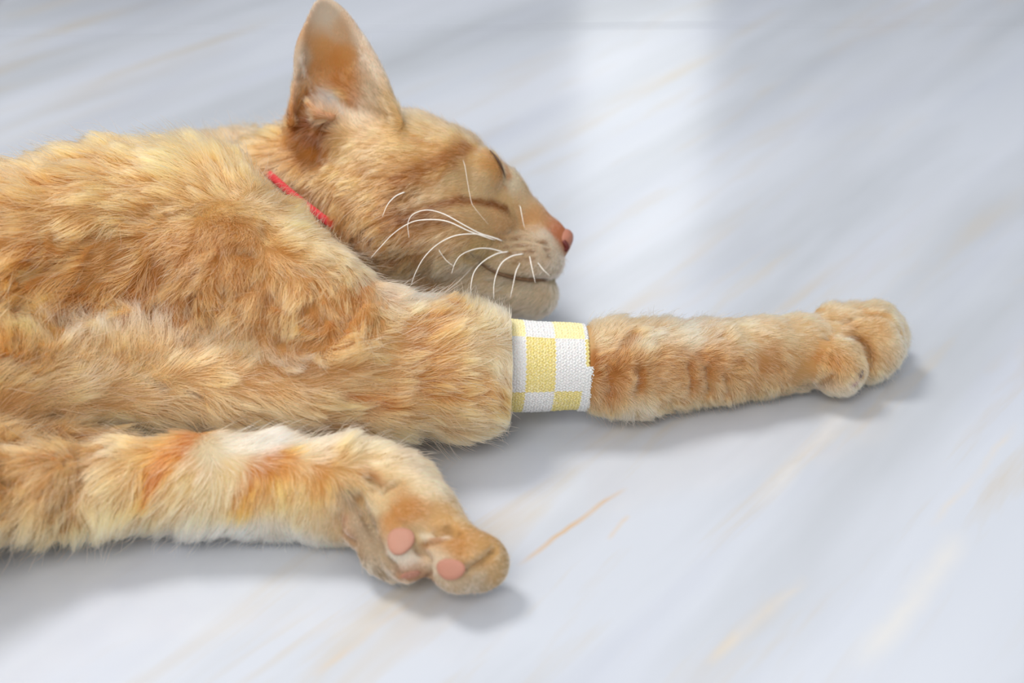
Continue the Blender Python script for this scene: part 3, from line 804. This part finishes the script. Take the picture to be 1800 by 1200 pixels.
# creases and partings: pixel polyline, half width px, depth mm, how much shorter the coat is there
GROOVES = [
    ([(333, 519), (324, 553)], 7, 3.5, 0.6), ([(391, 508), (396, 535)], 7, 3.5, 0.6), ([(367, 553), (369, 589)], 7, 3.5, 0.6), ([(396, 575), (402, 592)], 7, 3, 0.6), ([(438, 590), (432, 608)], 8, 3, 0.6),
    ([(288, 472), (270, 540), (258, 560)], 8, 3.5, 0.6), ([(148, 544), (112, 562)], 8, 3.5, 0.6), ([(108, 463), (45, 485)], 8, 3.5, 0.6), ([(140, 436), (112, 463)], 6, 3, 0.5), ([(585, 481), (590, 508)], 5, 3, 0.6),
    ([(558, 517), (531, 553)], 6, 3, 0.5), ([(486, 499), (459, 544)], 7, 3, 0.5), ([(508, 571), (486, 607)], 7, 3, 0.5), ([(640, 520), (610, 560), (590, 590)], 7, 2.5, 0.4), ([(420, 440), (445, 445)], 6, 2, 0.5), ([(300, 380), (360, 372)], 6, 2, 0.4),
    ([(200, 400), (150, 425)], 7, 2.5, 0.4), ([(60, 530), (10, 545)], 7, 3, 0.5), ([(215, 520), (190, 560)], 7, 3, 0.5), ([(350, 470), (330, 500)], 6, 2, 0.4), ([(460, 400), (470, 425)], 5, 1.5, 0.4),
    ([(238, 659), (262, 672), (290, 685)], 5, 3, 0.7), ([(335, 692), (352, 703)], 4, 2.5, 0.6), ([(70, 768), (93, 757)], 7, 3, 0.6), ([(150, 835), (125, 870), (103, 900)], 9, 3.5, 0.5), ([(112, 905), (107, 930)], 7, 3, 0.6),
    ([(147, 800), (200, 777)], 8, 3, 0.5), ([(5, 840), (24, 850)], 6, 3, 0.5), ([(20, 640), (40, 652)], 9, 3, 0.5), ([(70, 622), (74, 640)], 6, 2.5, 0.5), ([(135, 600), (125, 620)], 6, 2, 0.4), ([(20, 930), (40, 945)], 6, 3, 0.5),
    ([(1240, 645), (1245, 692)], 6, 3.6, 0.8), ([(1275, 665), (1278, 694)], 5, 3.2, 0.8), ([(1208, 640), (1214, 690)], 5, 2.6, 0.7), ([(1125, 655), (1118, 692)], 7, 3.4, 0.8), ([(1150, 690), (1156, 710)], 4, 1.8, 0.5), ([(1271, 575), (1268, 597)], 4, 1.5, 0.6), ([(1110, 585), (1090, 612)], 6, 1.8, 0.5),
    ([(1190, 715), (1182, 725)], 5, 2.0, 0.5), ([(1065, 650), (1070, 690)], 6, 1.6, 0.5),
    ([(590, 208), (568, 230), (555, 262), (552, 280)], 6, 2.4, 0.5), ([(560, 275), (600, 330)], 5, 0.8, 0.2), ([(646, 840), (660, 856), (668, 866), (676, 856), (695, 848)], 5, 3.6, 0.85), ([(626, 868), (640, 905), (662, 950), (690, 995), (698, 1010)], 6, 4.2, 0.85),
    ([(735, 962), (752, 985), (752, 1010), (748, 1030)], 6, 4.0, 0.85), ([(766, 935), (790, 930), (800, 936)], 6, 3.8, 0.9), ([(738, 955), (765, 953), (785, 946)], 4, 1.6, 0.5), ([(820, 1002), (845, 986), (868, 966)], 4, 2.6, 0.85),
    ([(596, 895), (598, 930), (622, 950)], 3.5, 1.8, 0.6), ([(690, 880), (700, 905), (740, 925)], 6, -0.8, 0.0),
    ([(1455, 594), (1485, 590), (1508, 598), (1524, 620), (1528, 645), (1516, 672)], 4.5, 3.2, 0.8), ([(1440, 556), (1480, 566), (1520, 552), (1556, 556), (1586, 590), (1590, 625)], 3.5, 2.6, 0.7), ([(1440, 668), (1462, 655)], 5, 1.2, 0.4),
    ([(886, 425), (915, 421), (945, 424), (965, 432)], 2.6, 1.1, 0.5), ([(890, 437), (920, 433), (965, 440)], 2.6, 1.1, 0.5), ([(898, 449), (930, 446), (968, 450)], 2.6, 1.1, 0.5), ([(870, 418), (884, 412), (905, 404), (925, 400)], 4, 1.6, 0.3),
    ([(905, 366), (925, 400), (960, 440), (975, 455)], 4, 0.8, 0.1), ([(531, 100), (533, 128), (544, 158), (560, 180), (572, 192)], 2.6, -0.9, 0.0), ([(855, 258), (868, 272), (880, 292), (888, 318)], 3.5, 1.2, 0.5),
]
gr_lines = [(np.array([hit(*q)[0] for q in s[0]]), s[1] * 0.00022 * (1.15 if i < 32 else 1), s[2] / 1000 * (1.5 if i < 32 else 1), s[3] * (1.25 if i < 32 else 1)) for i, s in enumerate(GROOVES)]
nv0 = VN.copy()
for line, w, dep, sh in gr_lines:
    lo, hi = line.min(0) - w * 4, line.max(0) + w * 4
    m = np.all((V > lo) & (V < hi), axis=1)
    d = seg_dist(V[m], line)
    V[m] -= nv0[m] * (dep * np.exp(-(d / w) ** 2))[:, None]


def short_near(p):
    f = np.ones(len(p))
    for line, w, dep, sh in gr_lines:
        lo, hi = line.min(0) - w * 4, line.max(0) + w * 4
        m = np.all((p > lo) & (p < hi), axis=1)
        f[m] *= 1 - sh * np.exp(-(seg_dist(p[m], line) / (w * 1.3)) ** 2)
    return np.maximum(f, 0.15)
V[:, 2] = np.maximum(V[:, 2], 0.0006)
me.vertices.foreach_set('co', V.astype(np.float32).ravel())
me.update()
VN = np.empty(len(V) * 3, np.float32)
me.vertex_normals.foreach_get('vector', VN)
VN = VN.reshape(-1, 3)
valley = np.clip(rdg + 0.1, 0, 1) * am

# skin colour under the coat
cs = coat_colour(V) ** 1.15 * 0.6
at = me.color_attributes.new('coat', 'FLOAT_COLOR', 'POINT')
at.data.foreach_set('color', np.hstack([cs, np.ones((len(V), 1))]).astype(np.float32).ravel())
me.materials.append(mat('skin', attr='coat', rough=0.8, spec=0.1, sss=0.35))
print('colours', round(time.time() - T0, 1))

# bare spots: centre, radius (m)
BARE = []


def hplane(px, py, w):
    """point on the ray of a pixel at lateral offset w cm in the head frame"""
    d = ray(px, py)
    s = (w / 100 - (C0 - HO) @ HV) / (d @ HV)
    return C0 + d * s


# bandage frame

# collar plane: through the stretch of collar that shows between shoulder and neck
CFRONT = [hit(x, y)[0] for x, y in ((470, 300), (482, 313), (494, 325), (508, 337), (522, 348), (536, 359), (550, 369), (564, 380), (578, 391), (592, 403))]
CC = np.mean(CFRONT[2:8], axis=0) + FW * 0.026
CU = nrm(RT * 75 - UP * 58)
CVv = nrm(FW - CU * (FW @ CU))
CN = np.cross(CU, CVv)
if CN @ RT < 0:
    CN = -CN


def COLLAR_D(p):
    r = np.linalg.norm(p - CC, axis=1)
    return np.where(r < 0.042, np.abs((p - CC) @ CN), 1.0)


cat_bits = []


def pad_mesh(name, px, py, rx, ry, ang, col, dep=0.25, rough=0.55, bare=0.9, off=0.0, n=18):
    """soft skin pad lying on the coat surface; rx, ry in pixels"""
    c, nn = hit(px, py)
    s = mpp(c)
    a = math.radians(ang)
    u_ = imgdir(nn, math.cos(a), math.sin(a))
    v_ = np.cross(nn, u_)
    rx, ry = rx * s, ry * s
    V_, F_ = [], []
    rings = 9
    for i in range(rings + 1):
        th = math.pi * i / rings
        for k in range(n):
            an = 2 * math.pi * k / n
            sq = math.sin(th) ** 0.8
            wv = 1 + 0.05 * math.sin(3 * an + px)
            V_.append(c + nn * (off + math.cos(th) * dep * min(rx, ry)) + u_ * (rx * sq * math.cos(an) * wv) + v_ * (ry * sq * math.sin(an) * wv))
    for i in range(rings):
        for k in range(n):
            k2 = (k + 1) % n
            F_.append((i * n + k, (i + 1) * n + k, (i + 1) * n + k2, i * n + k2))
    o = mesh_obj(name, V_, F_, mat(name + '_skin', tuple(lin(col)), rough, 0.4, sss=0.15, bump=(1800, 0.35)), cat)
    BARE.append((c, min(rx, ry) * bare))
    if max(rx, ry) > min(rx, ry) * 1.25:
        for sg in (-1, 1):
            BARE.append((c + (u_ if rx > ry else v_) * sg * (max(rx, ry) - min(rx, ry)) * 0.8, min(rx, ry) * bare))
    return o


pad_mesh('paw_pad', 704, 950, 25, 27, 10, (172, 124, 104))
pad_mesh('paw_pad', 792, 1000, 27, 19, 5, (170, 118, 98))
pad_mesh('paw_pad', 722, 1010, 18, 9, -10, (164, 114, 94))
pad_mesh('paw_pad', 1502, 676, 10, 5, -35, (150, 104, 102))
pad_mesh('claw_sheath', 1514, 658, 5, 8, 20, (92, 66, 62), dep=0.4)

# nose leather with nostril
nc_ = hplane(982, 430, 0)
V_, F_ = [], []
for i in range(13):
    th = math.pi * i / 12
    for k in range(20):
        an = 2 * math.pi * k / 20
        x_, y_, z_ = math.sin(th) * math.cos(an), math.cos(th), math.sin(th) * math.sin(an)
        taper = 1 - 0.45 * max(0, -y_)
        V_.append(nc_ + HX * x_ * 0.0062 * (0.9 + 0.15 * y_) + (HU * math.cos(0.35) + HX * 0.30) * y_ * 0.0074 + HV * z_ * 0.0072 * taper)
for i in range(12):
    for k in range(20):
        k2 = (k + 1) % 20
        F_.append((i * 20 + k, i * 20 + k2, (i + 1) * 20 + k2, (i + 1) * 20 + k))
nose = mesh_obj('nose', V_, F_, mat('nose_leather', tuple(lin((170, 112, 90))), 0.45, 0.4, sss=0.05, bump=(1500, 0.4)), cat)
nv = [hplane(x, y, w) for x, y, w in ((989, 423, 0.62), (994, 429, 0.62), (996, 435, 0.58), (992, 441, 0.56))]
mesh_obj('nostril', *tube(spline(nv, 4), [0.0005] + [0.0012] * 11 + [0.0004], 8), mat('nostril_dark', tuple(lin((92, 26, 18))), 0.5), nose)
BARE.append((nc_, 0.0078))

# closed eye: dark lid line, and the lips
ep = []
for x, y in ((860, 266), (868, 275), (876, 287), (882, 300), (886, 313)):
    p, nn = hit(x, y)
    ep.append(p + nn * 0.0006)
    BARE.append((p, 0.0011))
eyelid = mesh_obj('eyelid', *tube(spline(ep, 5), [0.00015 + 0.00038 * math.sin(math.pi * i / 20) for i in range(21)], 8), mat('eyelid_rim', tuple(lin((78, 52, 34))), 0.4), cat)
lp = []
for x, y in ((826, 443), (848, 464), (878, 480), (914, 489), (945, 491), (970, 489), (982, 487)):
    p, nn = hit(x, y)
    lp.append(p + nn * 0.0004)
    BARE.append((p, 0.0016))
mesh_obj('lip', *tube(spline(lp, 5), [0.0003 + 0.0005 * math.sin(math.pi * i / 30) for i in range(31)], 6), mat('lip_skin', tuple(lin((104, 76, 50))), 0.6), cat)

COLLAR_OFF = 0.0028

# ------------------------------------------------------------------ hairs
NH = 560000
tri = np.concatenate([Q[:, [0, 1, 2]], Q[:, [0, 2, 3]]])
A_, B_, C_ = V[tri[:, 0]], V[tri[:, 1]], V[tri[:, 2]]
cr = np.cross(B_ - A_, C_ - A_)
ar = np.linalg.norm(cr, axis=1) / 2
cen = (A_ + B_ + C_) / 3
tn = (VN[tri[:, 0]] + VN[tri[:, 1]] + VN[tri[:, 2]]) / 3
gl = shep(cen, gp, gv[:, 3:4], 0.006)[:, 0]
dens = (0.010 / np.clip(gl, 0.0025, 0.014)) ** 1.25      # short coat is denser
dens = dens * np.where(np.einsum('ij,ij->i', nrm(tn), nrm(C0 - cen)) > -0.25, 1, 0.25)
dens = dens * np.where(cen[:, 0] < -0.215, 0.3, 1) * np.where(cen[:, 2] < 0.0012, 0.05, 1)
pr = ar * dens
idx = RNG.choice(len(tri), NH, p=pr / pr.sum())
u = RNG.random((NH, 2))
fl = u.sum(1) > 1
u[fl] = 1 - u[fl]
w0 = 1 - u.sum(1)
T_ = tri[idx]
root = V[T_[:, 0]] * w0[:, None] + V[T_[:, 1]] * u[:, :1] + V[T_[:, 2]] * u[:, 1:]
nor = nrm(VN[T_[:, 0]] * w0[:, None] + VN[T_[:, 1]] * u[:, :1] + VN[T_[:, 2]] * u[:, 1:])
keep = np.ones(NH, bool)
for c, r in BARE:
    keep &= np.linalg.norm(root - c, axis=1) > r
s_ = (root - BA[0]) @ BAX
rad_ = np.linalg.norm((root - BA[0]) - s_[:, None] * BAX, axis=1)
keep &= ~((s_ > -0.0004) & (s_ < BL - 0.0006) & (rad_ < 0.03))
keep &= ~((COLLAR_D(root) < 0.0030) & ((root - CC) @ CU > -0.0060) & ((root - CC) @ CU < 0.0085))
root, nor = root[keep], nor[keep]
n = len(root)
g = shep(root, gp, gv, 0.005)
ln = g[:, 3] * (0.72 + 0.5 * RNG.random(n)) * short_near(root) * (1 - 0.55 * valley[T_[keep, 0]] / 0.6)
lift = g[:, 4]
ln = ln * np.where((COLLAR_D(root) < 0.010) & ((root - CC) @ CU > -0.0065) & ((root - CC) @ CU < 0.0090), 0.55, 1)
dis = g[:, 5]
# flyaway guard hairs
guard = RNG.random(n) < 0.07
ln = np.where(guard, ln * 1.3, ln)
d0 = g[:, :3]
# large folds in the coat: the comb direction drifts smoothly so that locks part and meet
w1 = noise3(root, 0.016, 11) * (0.25 + 0.8 * dis)[:, None] + noise3(root, 0.0065, 12) * (0.12 + 0.9 * dis)[:, None]
d0 = nrm(d0) + w1 * 0.8
d0 = nrm(d0 - nor * np.einsum('ij,ij->i', d0, nor)[:, None])
K = 6
# big locks, each with its own set
nb = 2000
bi = RNG.choice(n, nb, replace=False)
kb = KDTree(nb)
for j, i in enumerate(bi):
    kb.insert(Vector(root[i]), j)
kb.balance()
bnear = np.array([kb.find(Vector(p))[1] for p in (root + noise3(root, 0.005, 71) * 0.002).tolist()])
bd = RNG.normal(size=(nb, 3))[bnear] * (0.04 + 0.42 * dis)[:, None]
d0 = nrm(d0 + bd - nor * np.einsum('ij,ij->i', bd, nor)[:, None])
lift = np.clip(lift * (1 + 0.35 * RNG.normal(size=nb)[bnear]), 0.04, 1)
# locks
nc = 13000
ci = RNG.choice(n, nc, replace=False)
kd = KDTree(nc)
jit = noise3(root, 0.0035, 21) * 0.0012
cpos = root + jit
for j, i in enumerate(ci):
    kd.insert(Vector(cpos[i]), j)
kd.balance()
near = np.array([kd.find(Vector(p))[1] for p in cpos.tolist()])
ln = ln * (0.9 + 0.2 * RNG.random(nc))[near]
lf = np.clip(lift * (1 + 0.3 * noise(root, 0.005, 31)) * (0.85 + 0.3 * RNG.random(nc))[near] + 0.25 * guard * RNG.random(n), 0.05, 1)
rd = nrm(RNG.normal(size=(n, 3)))
pts = np.empty((K, n, 3))
pts[0] = root - nor * 0.0004
step = (ln / (K - 1))[:, None]
curl = (0.10 + 0.55 * dis ** 1.5)[:, None]
ph = RNG.random(n) * 6.28
side = np.cross(nor, d0)
for k in range(1, K):
    t = (k - 0.5) / (K - 1)
    ang = lf * (1.25 - 1.05 * t)
    d = d0 * np.cos(ang)[:, None] + nor * np.sin(ang)[:, None] + rd * (0.12 + 0.18 * dis + 0.25 * guard)[:, None] \
        + side * (np.sin(ph + t * 5.0) * curl[:, 0])[:, None] * 0.8 + nor * (np.cos(ph * 1.7 + t * 4.0) * curl[:, 0])[:, None] * 0.35
    pts[k] = pts[k - 1] + nrm(d) * step
# pull hairs to the middle of their lock
cidx = ci[near]
cl = (0.42 + 0.25 * RNG.random(n)) * (1 - 0.8 * np.clip((dis - 0.42) / 0.15, 0, 1)) * np.where(guard, 0.2, 1) * np.clip(ln / 0.009, 0.3, 1)
off0 = root[cidx] - root
for k in range(1, K):
    t = k / (K - 1)
    tgt = pts[k][cidx]
    far = np.clip(1.6 - np.linalg.norm(tgt - pts[k], axis=1) / 0.006, 0, 1)
    pts[k] += (tgt - pts[k]) * (cl * t ** 1.3 * far)[:, None]
bidx = bi[bnear]
bl_ = np.clip((ln - 0.0055) / 0.004, 0, 1) * 0.58 * np.clip(dis / 0.32, 0.1, 1) * (1 - 0.7 * np.clip((dis - 0.45) / 0.15, 0, 1)) * np.where(guard, 0.3, 1)
for k in range(1, K):
    t = k / (K - 1)
    tgt = pts[k][bidx]
    far = np.clip(1.8 - np.linalg.norm(tgt - pts[k], axis=1) / 0.007, 0, 1)
    pts[k] += (tgt - pts[k]) * (bl_ * t ** 1.2 * far)[:, None]
# the bandage presses the coat back on the elbow side
s_ = (pts - BA[0]) @ BAX
rad_ = np.linalg.norm((pts - BA[0]) - s_[..., None] * BAX, axis=2)
rs = s_[0]
m = (rs < 0)[None] & (s_ > -0.0002) & (rad_ < 0.035)
pts -= (np.where(m, s_ + 0.0002, 0))[..., None] * BAX
m = ((rs > 0) & (rs < BL + 0.06))[None] & (s_ < BL - 0.0012) & (rad_ < 0.035)
pts -= (np.where(m, s_ - BL + 0.0012, 0))[..., None] * BAX
pts[..., 2] = np.maximum(pts[..., 2], 0.0002 + 0.0006 * RNG.random(n)[None])
hc = coat_colour(root)
lum = hc @ np.array([0.3, 0.6, 0.1])
hc = np.clip(lum[:, None] + (hc - lum[:, None]) * 1.12, 0.02, 1) * np.array([1.25, 0.965, 0.885])
hd_ = np.clip((0.062 - np.linalg.norm(root - HO, axis=1)) / 0.01, 0, 1)
hc *= 1 + ((0.20 + 0.06 * hd_) * noise(root, 0.0035, 88) + (0.12 + 0.16 * hd_) * noise(root, 0.0014, 89))[:, None]
hc *= (1 + 0.16 * RNG.normal(size=(n, 1))) * (0.88 + 0.24 * RNG.random(nc))[near][:, None] * (0.88 + 0.24 * RNG.random(nb))[bnear][:, None]
hc = np.clip(hc, 0.02, 0.95)
tipc = hc * 0.84 + lin((250, 224, 186)) * 0.16
TIPS = [([(110, 590), (200, 580), (300, 582), (380, 592), (440, 612), (520, 640)], 26, 0.95), ([(330, 742), (450, 748), (560, 757), (660, 762)], 14, 0.5), ([(360, 765), (470, 768), (600, 775), (660, 780), (720, 815)], 16, 0.6),
        ([(180, 935), (300, 945), (430, 955), (560, 955)], 16, 0.35), ([(600, 440), (660, 480), (720, 515)], 14, 0.4), ([(840, 530), (882, 560)], 16, 0.5), ([(60, 690), (150, 680), (240, 700)], 12, 0.45), ([(620, 420), (700, 480)], 10, 0.4)]
for pl_, w_, st_ in TIPS:
    ln_ = np.array([hit(*q)[0] for q in pl_])
    dd_ = seg_dist(root, ln_)
    f_ = (np.exp(-(dd_ / (w_ * 0.00022)) ** 2) * st_)[:, None] * (0.6 + 0.4 * RNG.random((n, 1)))
    tipc = tipc * (1 - f_) + lin((250, 240, 224)) * f_
tipc = np.where(guard[:, None], hc * 0.4 + lin((252, 242, 224)) * 0.6, tipc)
cols = np.empty((K, n, 4), np.float32)
cols[..., 3] = 1
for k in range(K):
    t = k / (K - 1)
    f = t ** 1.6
    cols[k, :, :3] = (hc * (0.38 + 0.62 * min(1, t * 1.7))) * (1 - f) + tipc * f  # root tone darkened further in the colour, as shade between locks
thick = np.clip(ln / 0.010, 0.5, 1.1) * 0.000062 * (0.8 + 0.4 * RNG.random(n))
prof = np.array([1.0, 1.0, 0.95, 0.82, 0.6, 0.18])
hcv = bpy.data.hair_curves.new('fur')
hcv.add_curves([K] * n)
hcv.points.foreach_set('position', np.ascontiguousarray(pts.transpose(1, 0, 2)).astype(np.float32).ravel())
hcv.points.foreach_set('radius', np.ascontiguousarray((prof[:, None] * thick[None]).T).astype(np.float32).ravel())
ca_ = hcv.attributes.new('coat', 'FLOAT_COLOR', 'POINT')
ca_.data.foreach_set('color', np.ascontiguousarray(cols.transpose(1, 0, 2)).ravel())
fur = bpy.data.objects.new('fur', hcv)
SC.collection.objects.link(fur)
fur.parent = cat
fur['kind'] = 'stuff'
fm = bpy.data.materials.new('fur')
fm.use_nodes = True
fn = fm.node_tree
for x in list(fn.nodes):
    fn.nodes.remove(x)
fo = fn.nodes.new('ShaderNodeOutputMaterial')
fa = fn.nodes.new('ShaderNodeAttribute')
fa.attribute_name = 'coat'
fh = fn.nodes.new('ShaderNodeBsdfHairPrincipled')
fh.model = 'CHIANG'
fh.parametrization = 'COLOR'
fh.inputs['Roughness'].default_value = 0.42
fh.inputs['Radial Roughness'].default_value = 0.65
fh.inputs['Random Roughness'].default_value = 0.1
fn.links.new(fa.outputs['Color'], fh.inputs['Color'])
fn.links.new(fh.outputs[0], fo.inputs[0])
hcv.materials.append(fm)
print('fur', n, round(time.time() - T0, 1))


# ------------------------------------------------------------------ whiskers
wm = mat('whisker', tuple(lin((250, 244, 236))), 0.35, 0.6)
WH = [
    ([(879, 421), (844, 410), (815, 395), (780, 376), (751, 369), (727, 376), (717, 392), (719, 418)], 2.1, 4.2, 1.0),
    ([(873, 423), (827, 407), (786, 389), (751, 386), (722, 391), (692, 410), (666, 437), (652, 453)], 2.1, 4.6, 1.0),
    ([(885, 424), (856, 414), (827, 411), (797, 415), (768, 430), (745, 453), (730, 480), (723, 500)], 2.2, 4.6, 1.05),
    ([(885, 443), (862, 437), (838, 437), (812, 447), (800, 462), (794, 480)], 2.2, 4.4, 1.0),
    ([(894, 442), (873, 446), (850, 459), (834, 477), (828, 500), (828, 521)], 2.2, 4.3, 1.05),
    ([(920, 446), (900, 450), (882, 462), (872, 483), (868, 503), (868, 525)], 2.1, 4.0, 1.0),
    ([(914, 463), (907, 477), (902, 500), (897, 523)], 2.1, 3.4, 0.9),
    ([(931, 450), (935, 471), (941, 497)], 2.0, 3.0, 0.85),
    ([(946, 462), (955, 474), (967, 485)], 1.9, 2.6, 0.7),
    ([(712, 337), (695, 345), (681, 360), (672, 381)], 3.4, 4.2, 0.9),
    ([(815, 278), (827, 348), (835, 366), (859, 395)], 3.0, 3.4, 0.35),
    ([(914, 360), (918, 382), (922, 401)], 2.2, 2.6, 0.6),
    ([(771, 439), (783, 456), (797, 468)], 3.2, 3.8, 0.6),
    ([(770, 520), (800, 500), (830, 470)], 3.0, 3.0, 0.45),
]
for pl, w0_, w1_, r_ in WH:
    q = spline([np.array([*p, w0_ + 0.25 + (w1_ - w0_) * i / (len(pl) - 1)]) for i, p in enumerate(pl)], 6)
    pts_ = []
    for a_ in q:
        ph_, _n = hit(a_[0], a_[1])
        ws = float((ph_ - HO) @ HV) * 100
        near_head = np.linalg.norm(ph_ - HO) < 0.085 and ws < 5
        pts_.append(hplane(a_[0], a_[1], max(a_[2], ws + 0.38 if near_head else 0)))
    p0, n0 = hit(*pl[0])
    pts_[0] = p0 - n0 * 0.001
    m_ = len(pts_)
    mesh_obj('whisker', *tube(pts_, [0.00027 * r_ * (1 - 0.75 * (i / (m_ - 1)) ** 1.5) for i in range(m_)], 6), wm, cat)

# ------------------------------------------------------------------ collar
loop = [p - FW * 0.0016 for p in CFRONT]
ua, ub = (loop[0] - CC) @ CU, (loop[-1] - CC) @ CU
for i in range(1, 20):
    an = math.pi * i / 20
    uu = (ua + ub) / 2 + (ub - ua) / 2 * math.cos(an)
    loop.append(CC + CU * uu + FW * (0.022 * math.sin(an) + ((loop[9] - CC) @ FW) * (1 - i / 20) + ((loop[0] - CC) @ FW) * (i / 20)))
loop = np.array(loop)
for _ in range(3):
    loop = (np.roll(loop, 1, 0) + np.roll(loop, -1, 0) + 2 * loop) / 4
m_ = len(loop)
cmid = loop.mean(0)
V_, F_ = [], []
prof_ = [(-0.0013, 0), (-0.0016, 0.0006), (-0.0013, 0.0012), (0.0013, 0.0012), (0.0016, 0.0006), (0.0013, 0)]
for i in range(m_):
    tdir = nrm(loop[(i + 1) % m_] - loop[i - 1])
    wd = nrm(CN - tdir * (CN @ tdir))
    od = np.cross(tdir, wd)
    if od @ (loop[i] - cmid) < 0:
        od = -od
    for (a_, b_) in prof_:
        V_.append(loop[i] + od * b_ + wd * a_)
for i in range(m_):
    for k in range(6):
        j, k2 = (i + 1) % m_, (k + 1) % 6
        F_.append((i * 6 + k, i * 6 + k2, j * 6 + k2, j * 6 + k))
collar = mesh_obj('collar', V_, F_, mat('red_webbing', tuple(lin((206, 58, 62))), 0.7, 0.3, bump=(900, 0.5)))
collar['label'] = 'thin red collar around the neck, just peeping out above the shoulder fur'
collar['category'] = 'collar'

# ------------------------------------------------------------------ bandage: knitted tube in yellow and white squares
ref = nrm(np.cross(BAX, np.cross(nrm(C0 - BA[0]), BAX)))      # towards the photographer
ref2 = np.cross(BAX, ref)                                     # roughly up or down
if ref2[2] < 0:
    ref2 = -ref2
yel, whi = lin((236, 217, 134)), lin((230, 229, 228))


def knit(name, s0, s1, a0, a1, extra, colour, parent, closed):
    st_a, st_s = 0.00118, 0.00112
    rmid = (BA[1] + BB[1]) / 2
    na = int(round((a1 - a0) * rmid / st_a)) * 5
    ns = int(round((s1 - s0) / st_s)) * 5
    V_, C_2, F_ = [], [], []
    for j in range(ns + 1):
        s = s0 + (s1 - s0) * j / ns
        for i in range(na + (0 if closed else 1)):
            an = a0 + (a1 - a0) * i / na
            fi, fj = i / 5.0, j / 5.0
            row = math.floor(fj)
            base_r = BA[1] + (BB[1] - BA[1]) * s / BL
            base_r *= 1 + 0.012 * math.sin(an * 3 + 1) + 0.01 * math.sin(s * 260 + an)
            # interlocked V stitches with slightly uneven yarn
            ph_ = fi + 0.32 * math.sin(math.pi * (fj % 1.0)) * (1 if row % 2 else -1)
            hgt = abs(math.sin(math.pi * ph_)) ** 0.7 * (0.35 + 0.65 * abs(math.sin(math.pi * fj)) ** 0.6)
            hgt *= 0.85 + 0.3 * ((int(fi) * 7 + row * 13) * 2654435761 % 97) / 97
            r = base_r + extra + hgt * 0.00062
            edge = min(j, ns - j)
            if edge < 3:
                r -= 0.0003 * (3 - edge)
            V_.append(BA[0] + BAX * (s + 0.00025 * math.sin(an * 60)) + (ref * math.cos(an) + ref2 * math.sin(an)) * r)
            C_2.append(colour(s, an))
    w_ = na if closed else na + 1
    for j in range(ns):
        for i in range(na):
            i2 = (i + 1) % w_ if closed else i + 1
            F_.append((j * w_ + i, j * w_ + i2, (j + 1) * w_ + i2, (j + 1) * w_ + i))
    # turned-in rims give the fabric its thickness
    for j, rev in ((0, False), (ns, True)):
        b0 = len(V_)
        for i in range(w_):
            an = a0 + (a1 - a0) * i / na
            s = s0 if j == 0 else s1
            V_.append(BA[0] + BAX * s + (ref * math.cos(an) + ref2 * math.sin(an)) * (BA[1] + (BB[1] - BA[1]) * s / BL + extra - 0.0013))
            C_2.append(C_2[j * w_ + i])
        for i in range(na):
            i2 = (i + 1) % w_ if closed else i + 1
            q = (b0 + i, b0 + i2, j * w_ + i2, j * w_ + i)
            F_.append(q[::-1] if rev else q)
    if not closed:
        for i, rev in ((0, True), (na, False)):
            b0 = len(V_)
            an = a0 + (a1 - a0) * i / na
            for j in range(ns + 1):
                s = s0 + (s1 - s0) * j / ns
                V_.append(BA[0] + BAX * s + (ref * math.cos(an) + ref2 * math.sin(an)) * (BA[1] + (BB[1] - BA[1]) * s / BL + extra - 0.0009))
                C_2.append(C_2[j * w_ + i])
            for j in range(ns):
                F_.append((b0 + j, b0 + j + 1, (j + 1) * w_ + i, j * w_ + i))
    o = mesh_obj(name, V_, F_, None, parent)
    at_ = o.data.color_attributes.new('yarn', 'FLOAT_COLOR', 'POINT')
    at_.data.foreach_set('color', np.hstack([np.array(C_2), np.ones((len(C_2), 1))]).astype(np.float32).ravel())
    o.data.materials.append(YARN)
    return o


YARN = mat('cotton_yarn', attr='yarn', rough=0.9, spec=0.15, sss=0.12, bump=(2600, 0.6))
RB = [math.radians(a_) for a_ in (38, -35)]


def checks(s, an):
    an = (an + math.pi) % (2 * math.pi) - math.pi
    per = 0.0113
    c_ = int(math.floor((s - 0.0060) / per + 10))
    r_ = int(math.floor((an - RB[1]) / (RB[0] - RB[1]) + 10))
    y_ = (c_ + r_) % 2 == 0
    k = random.random()
    base_c = yel * (0.80 + 0.3 * k) + (whi - yel) * 0.35 * (k > 0.6) if y_ else whi * (0.94 + 0.06 * k)
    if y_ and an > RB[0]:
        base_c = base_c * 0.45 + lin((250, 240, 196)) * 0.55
    return base_c


def checks_end(s, an):
    an = (an + math.pi) % (2 * math.pi) - math.pi
    if s > BL - 0.0050 and an > -0.02 and s < BL - 0.001:
        return checks(0.0060 + 0.0113 * (2.5 if an < RB[0] else 3.5), 0 if an < RB[0] else 0)
    return checks(s, an)


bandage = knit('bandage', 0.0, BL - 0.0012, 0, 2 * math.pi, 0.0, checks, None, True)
bandage['label'] = 'knitted bandage in pale yellow and white squares wrapped round the outstretched fore leg'
bandage['category'] = 'bandage'
free = knit('free_end', BL - 0.0042, BL + 0.0006, -math.pi * 0.55, 0.0, 0.0006, lambda s, an: whi * (0.9 + 0.08 * random.random()), bandage, False)

print("done", round(time.time() - T0, 1))
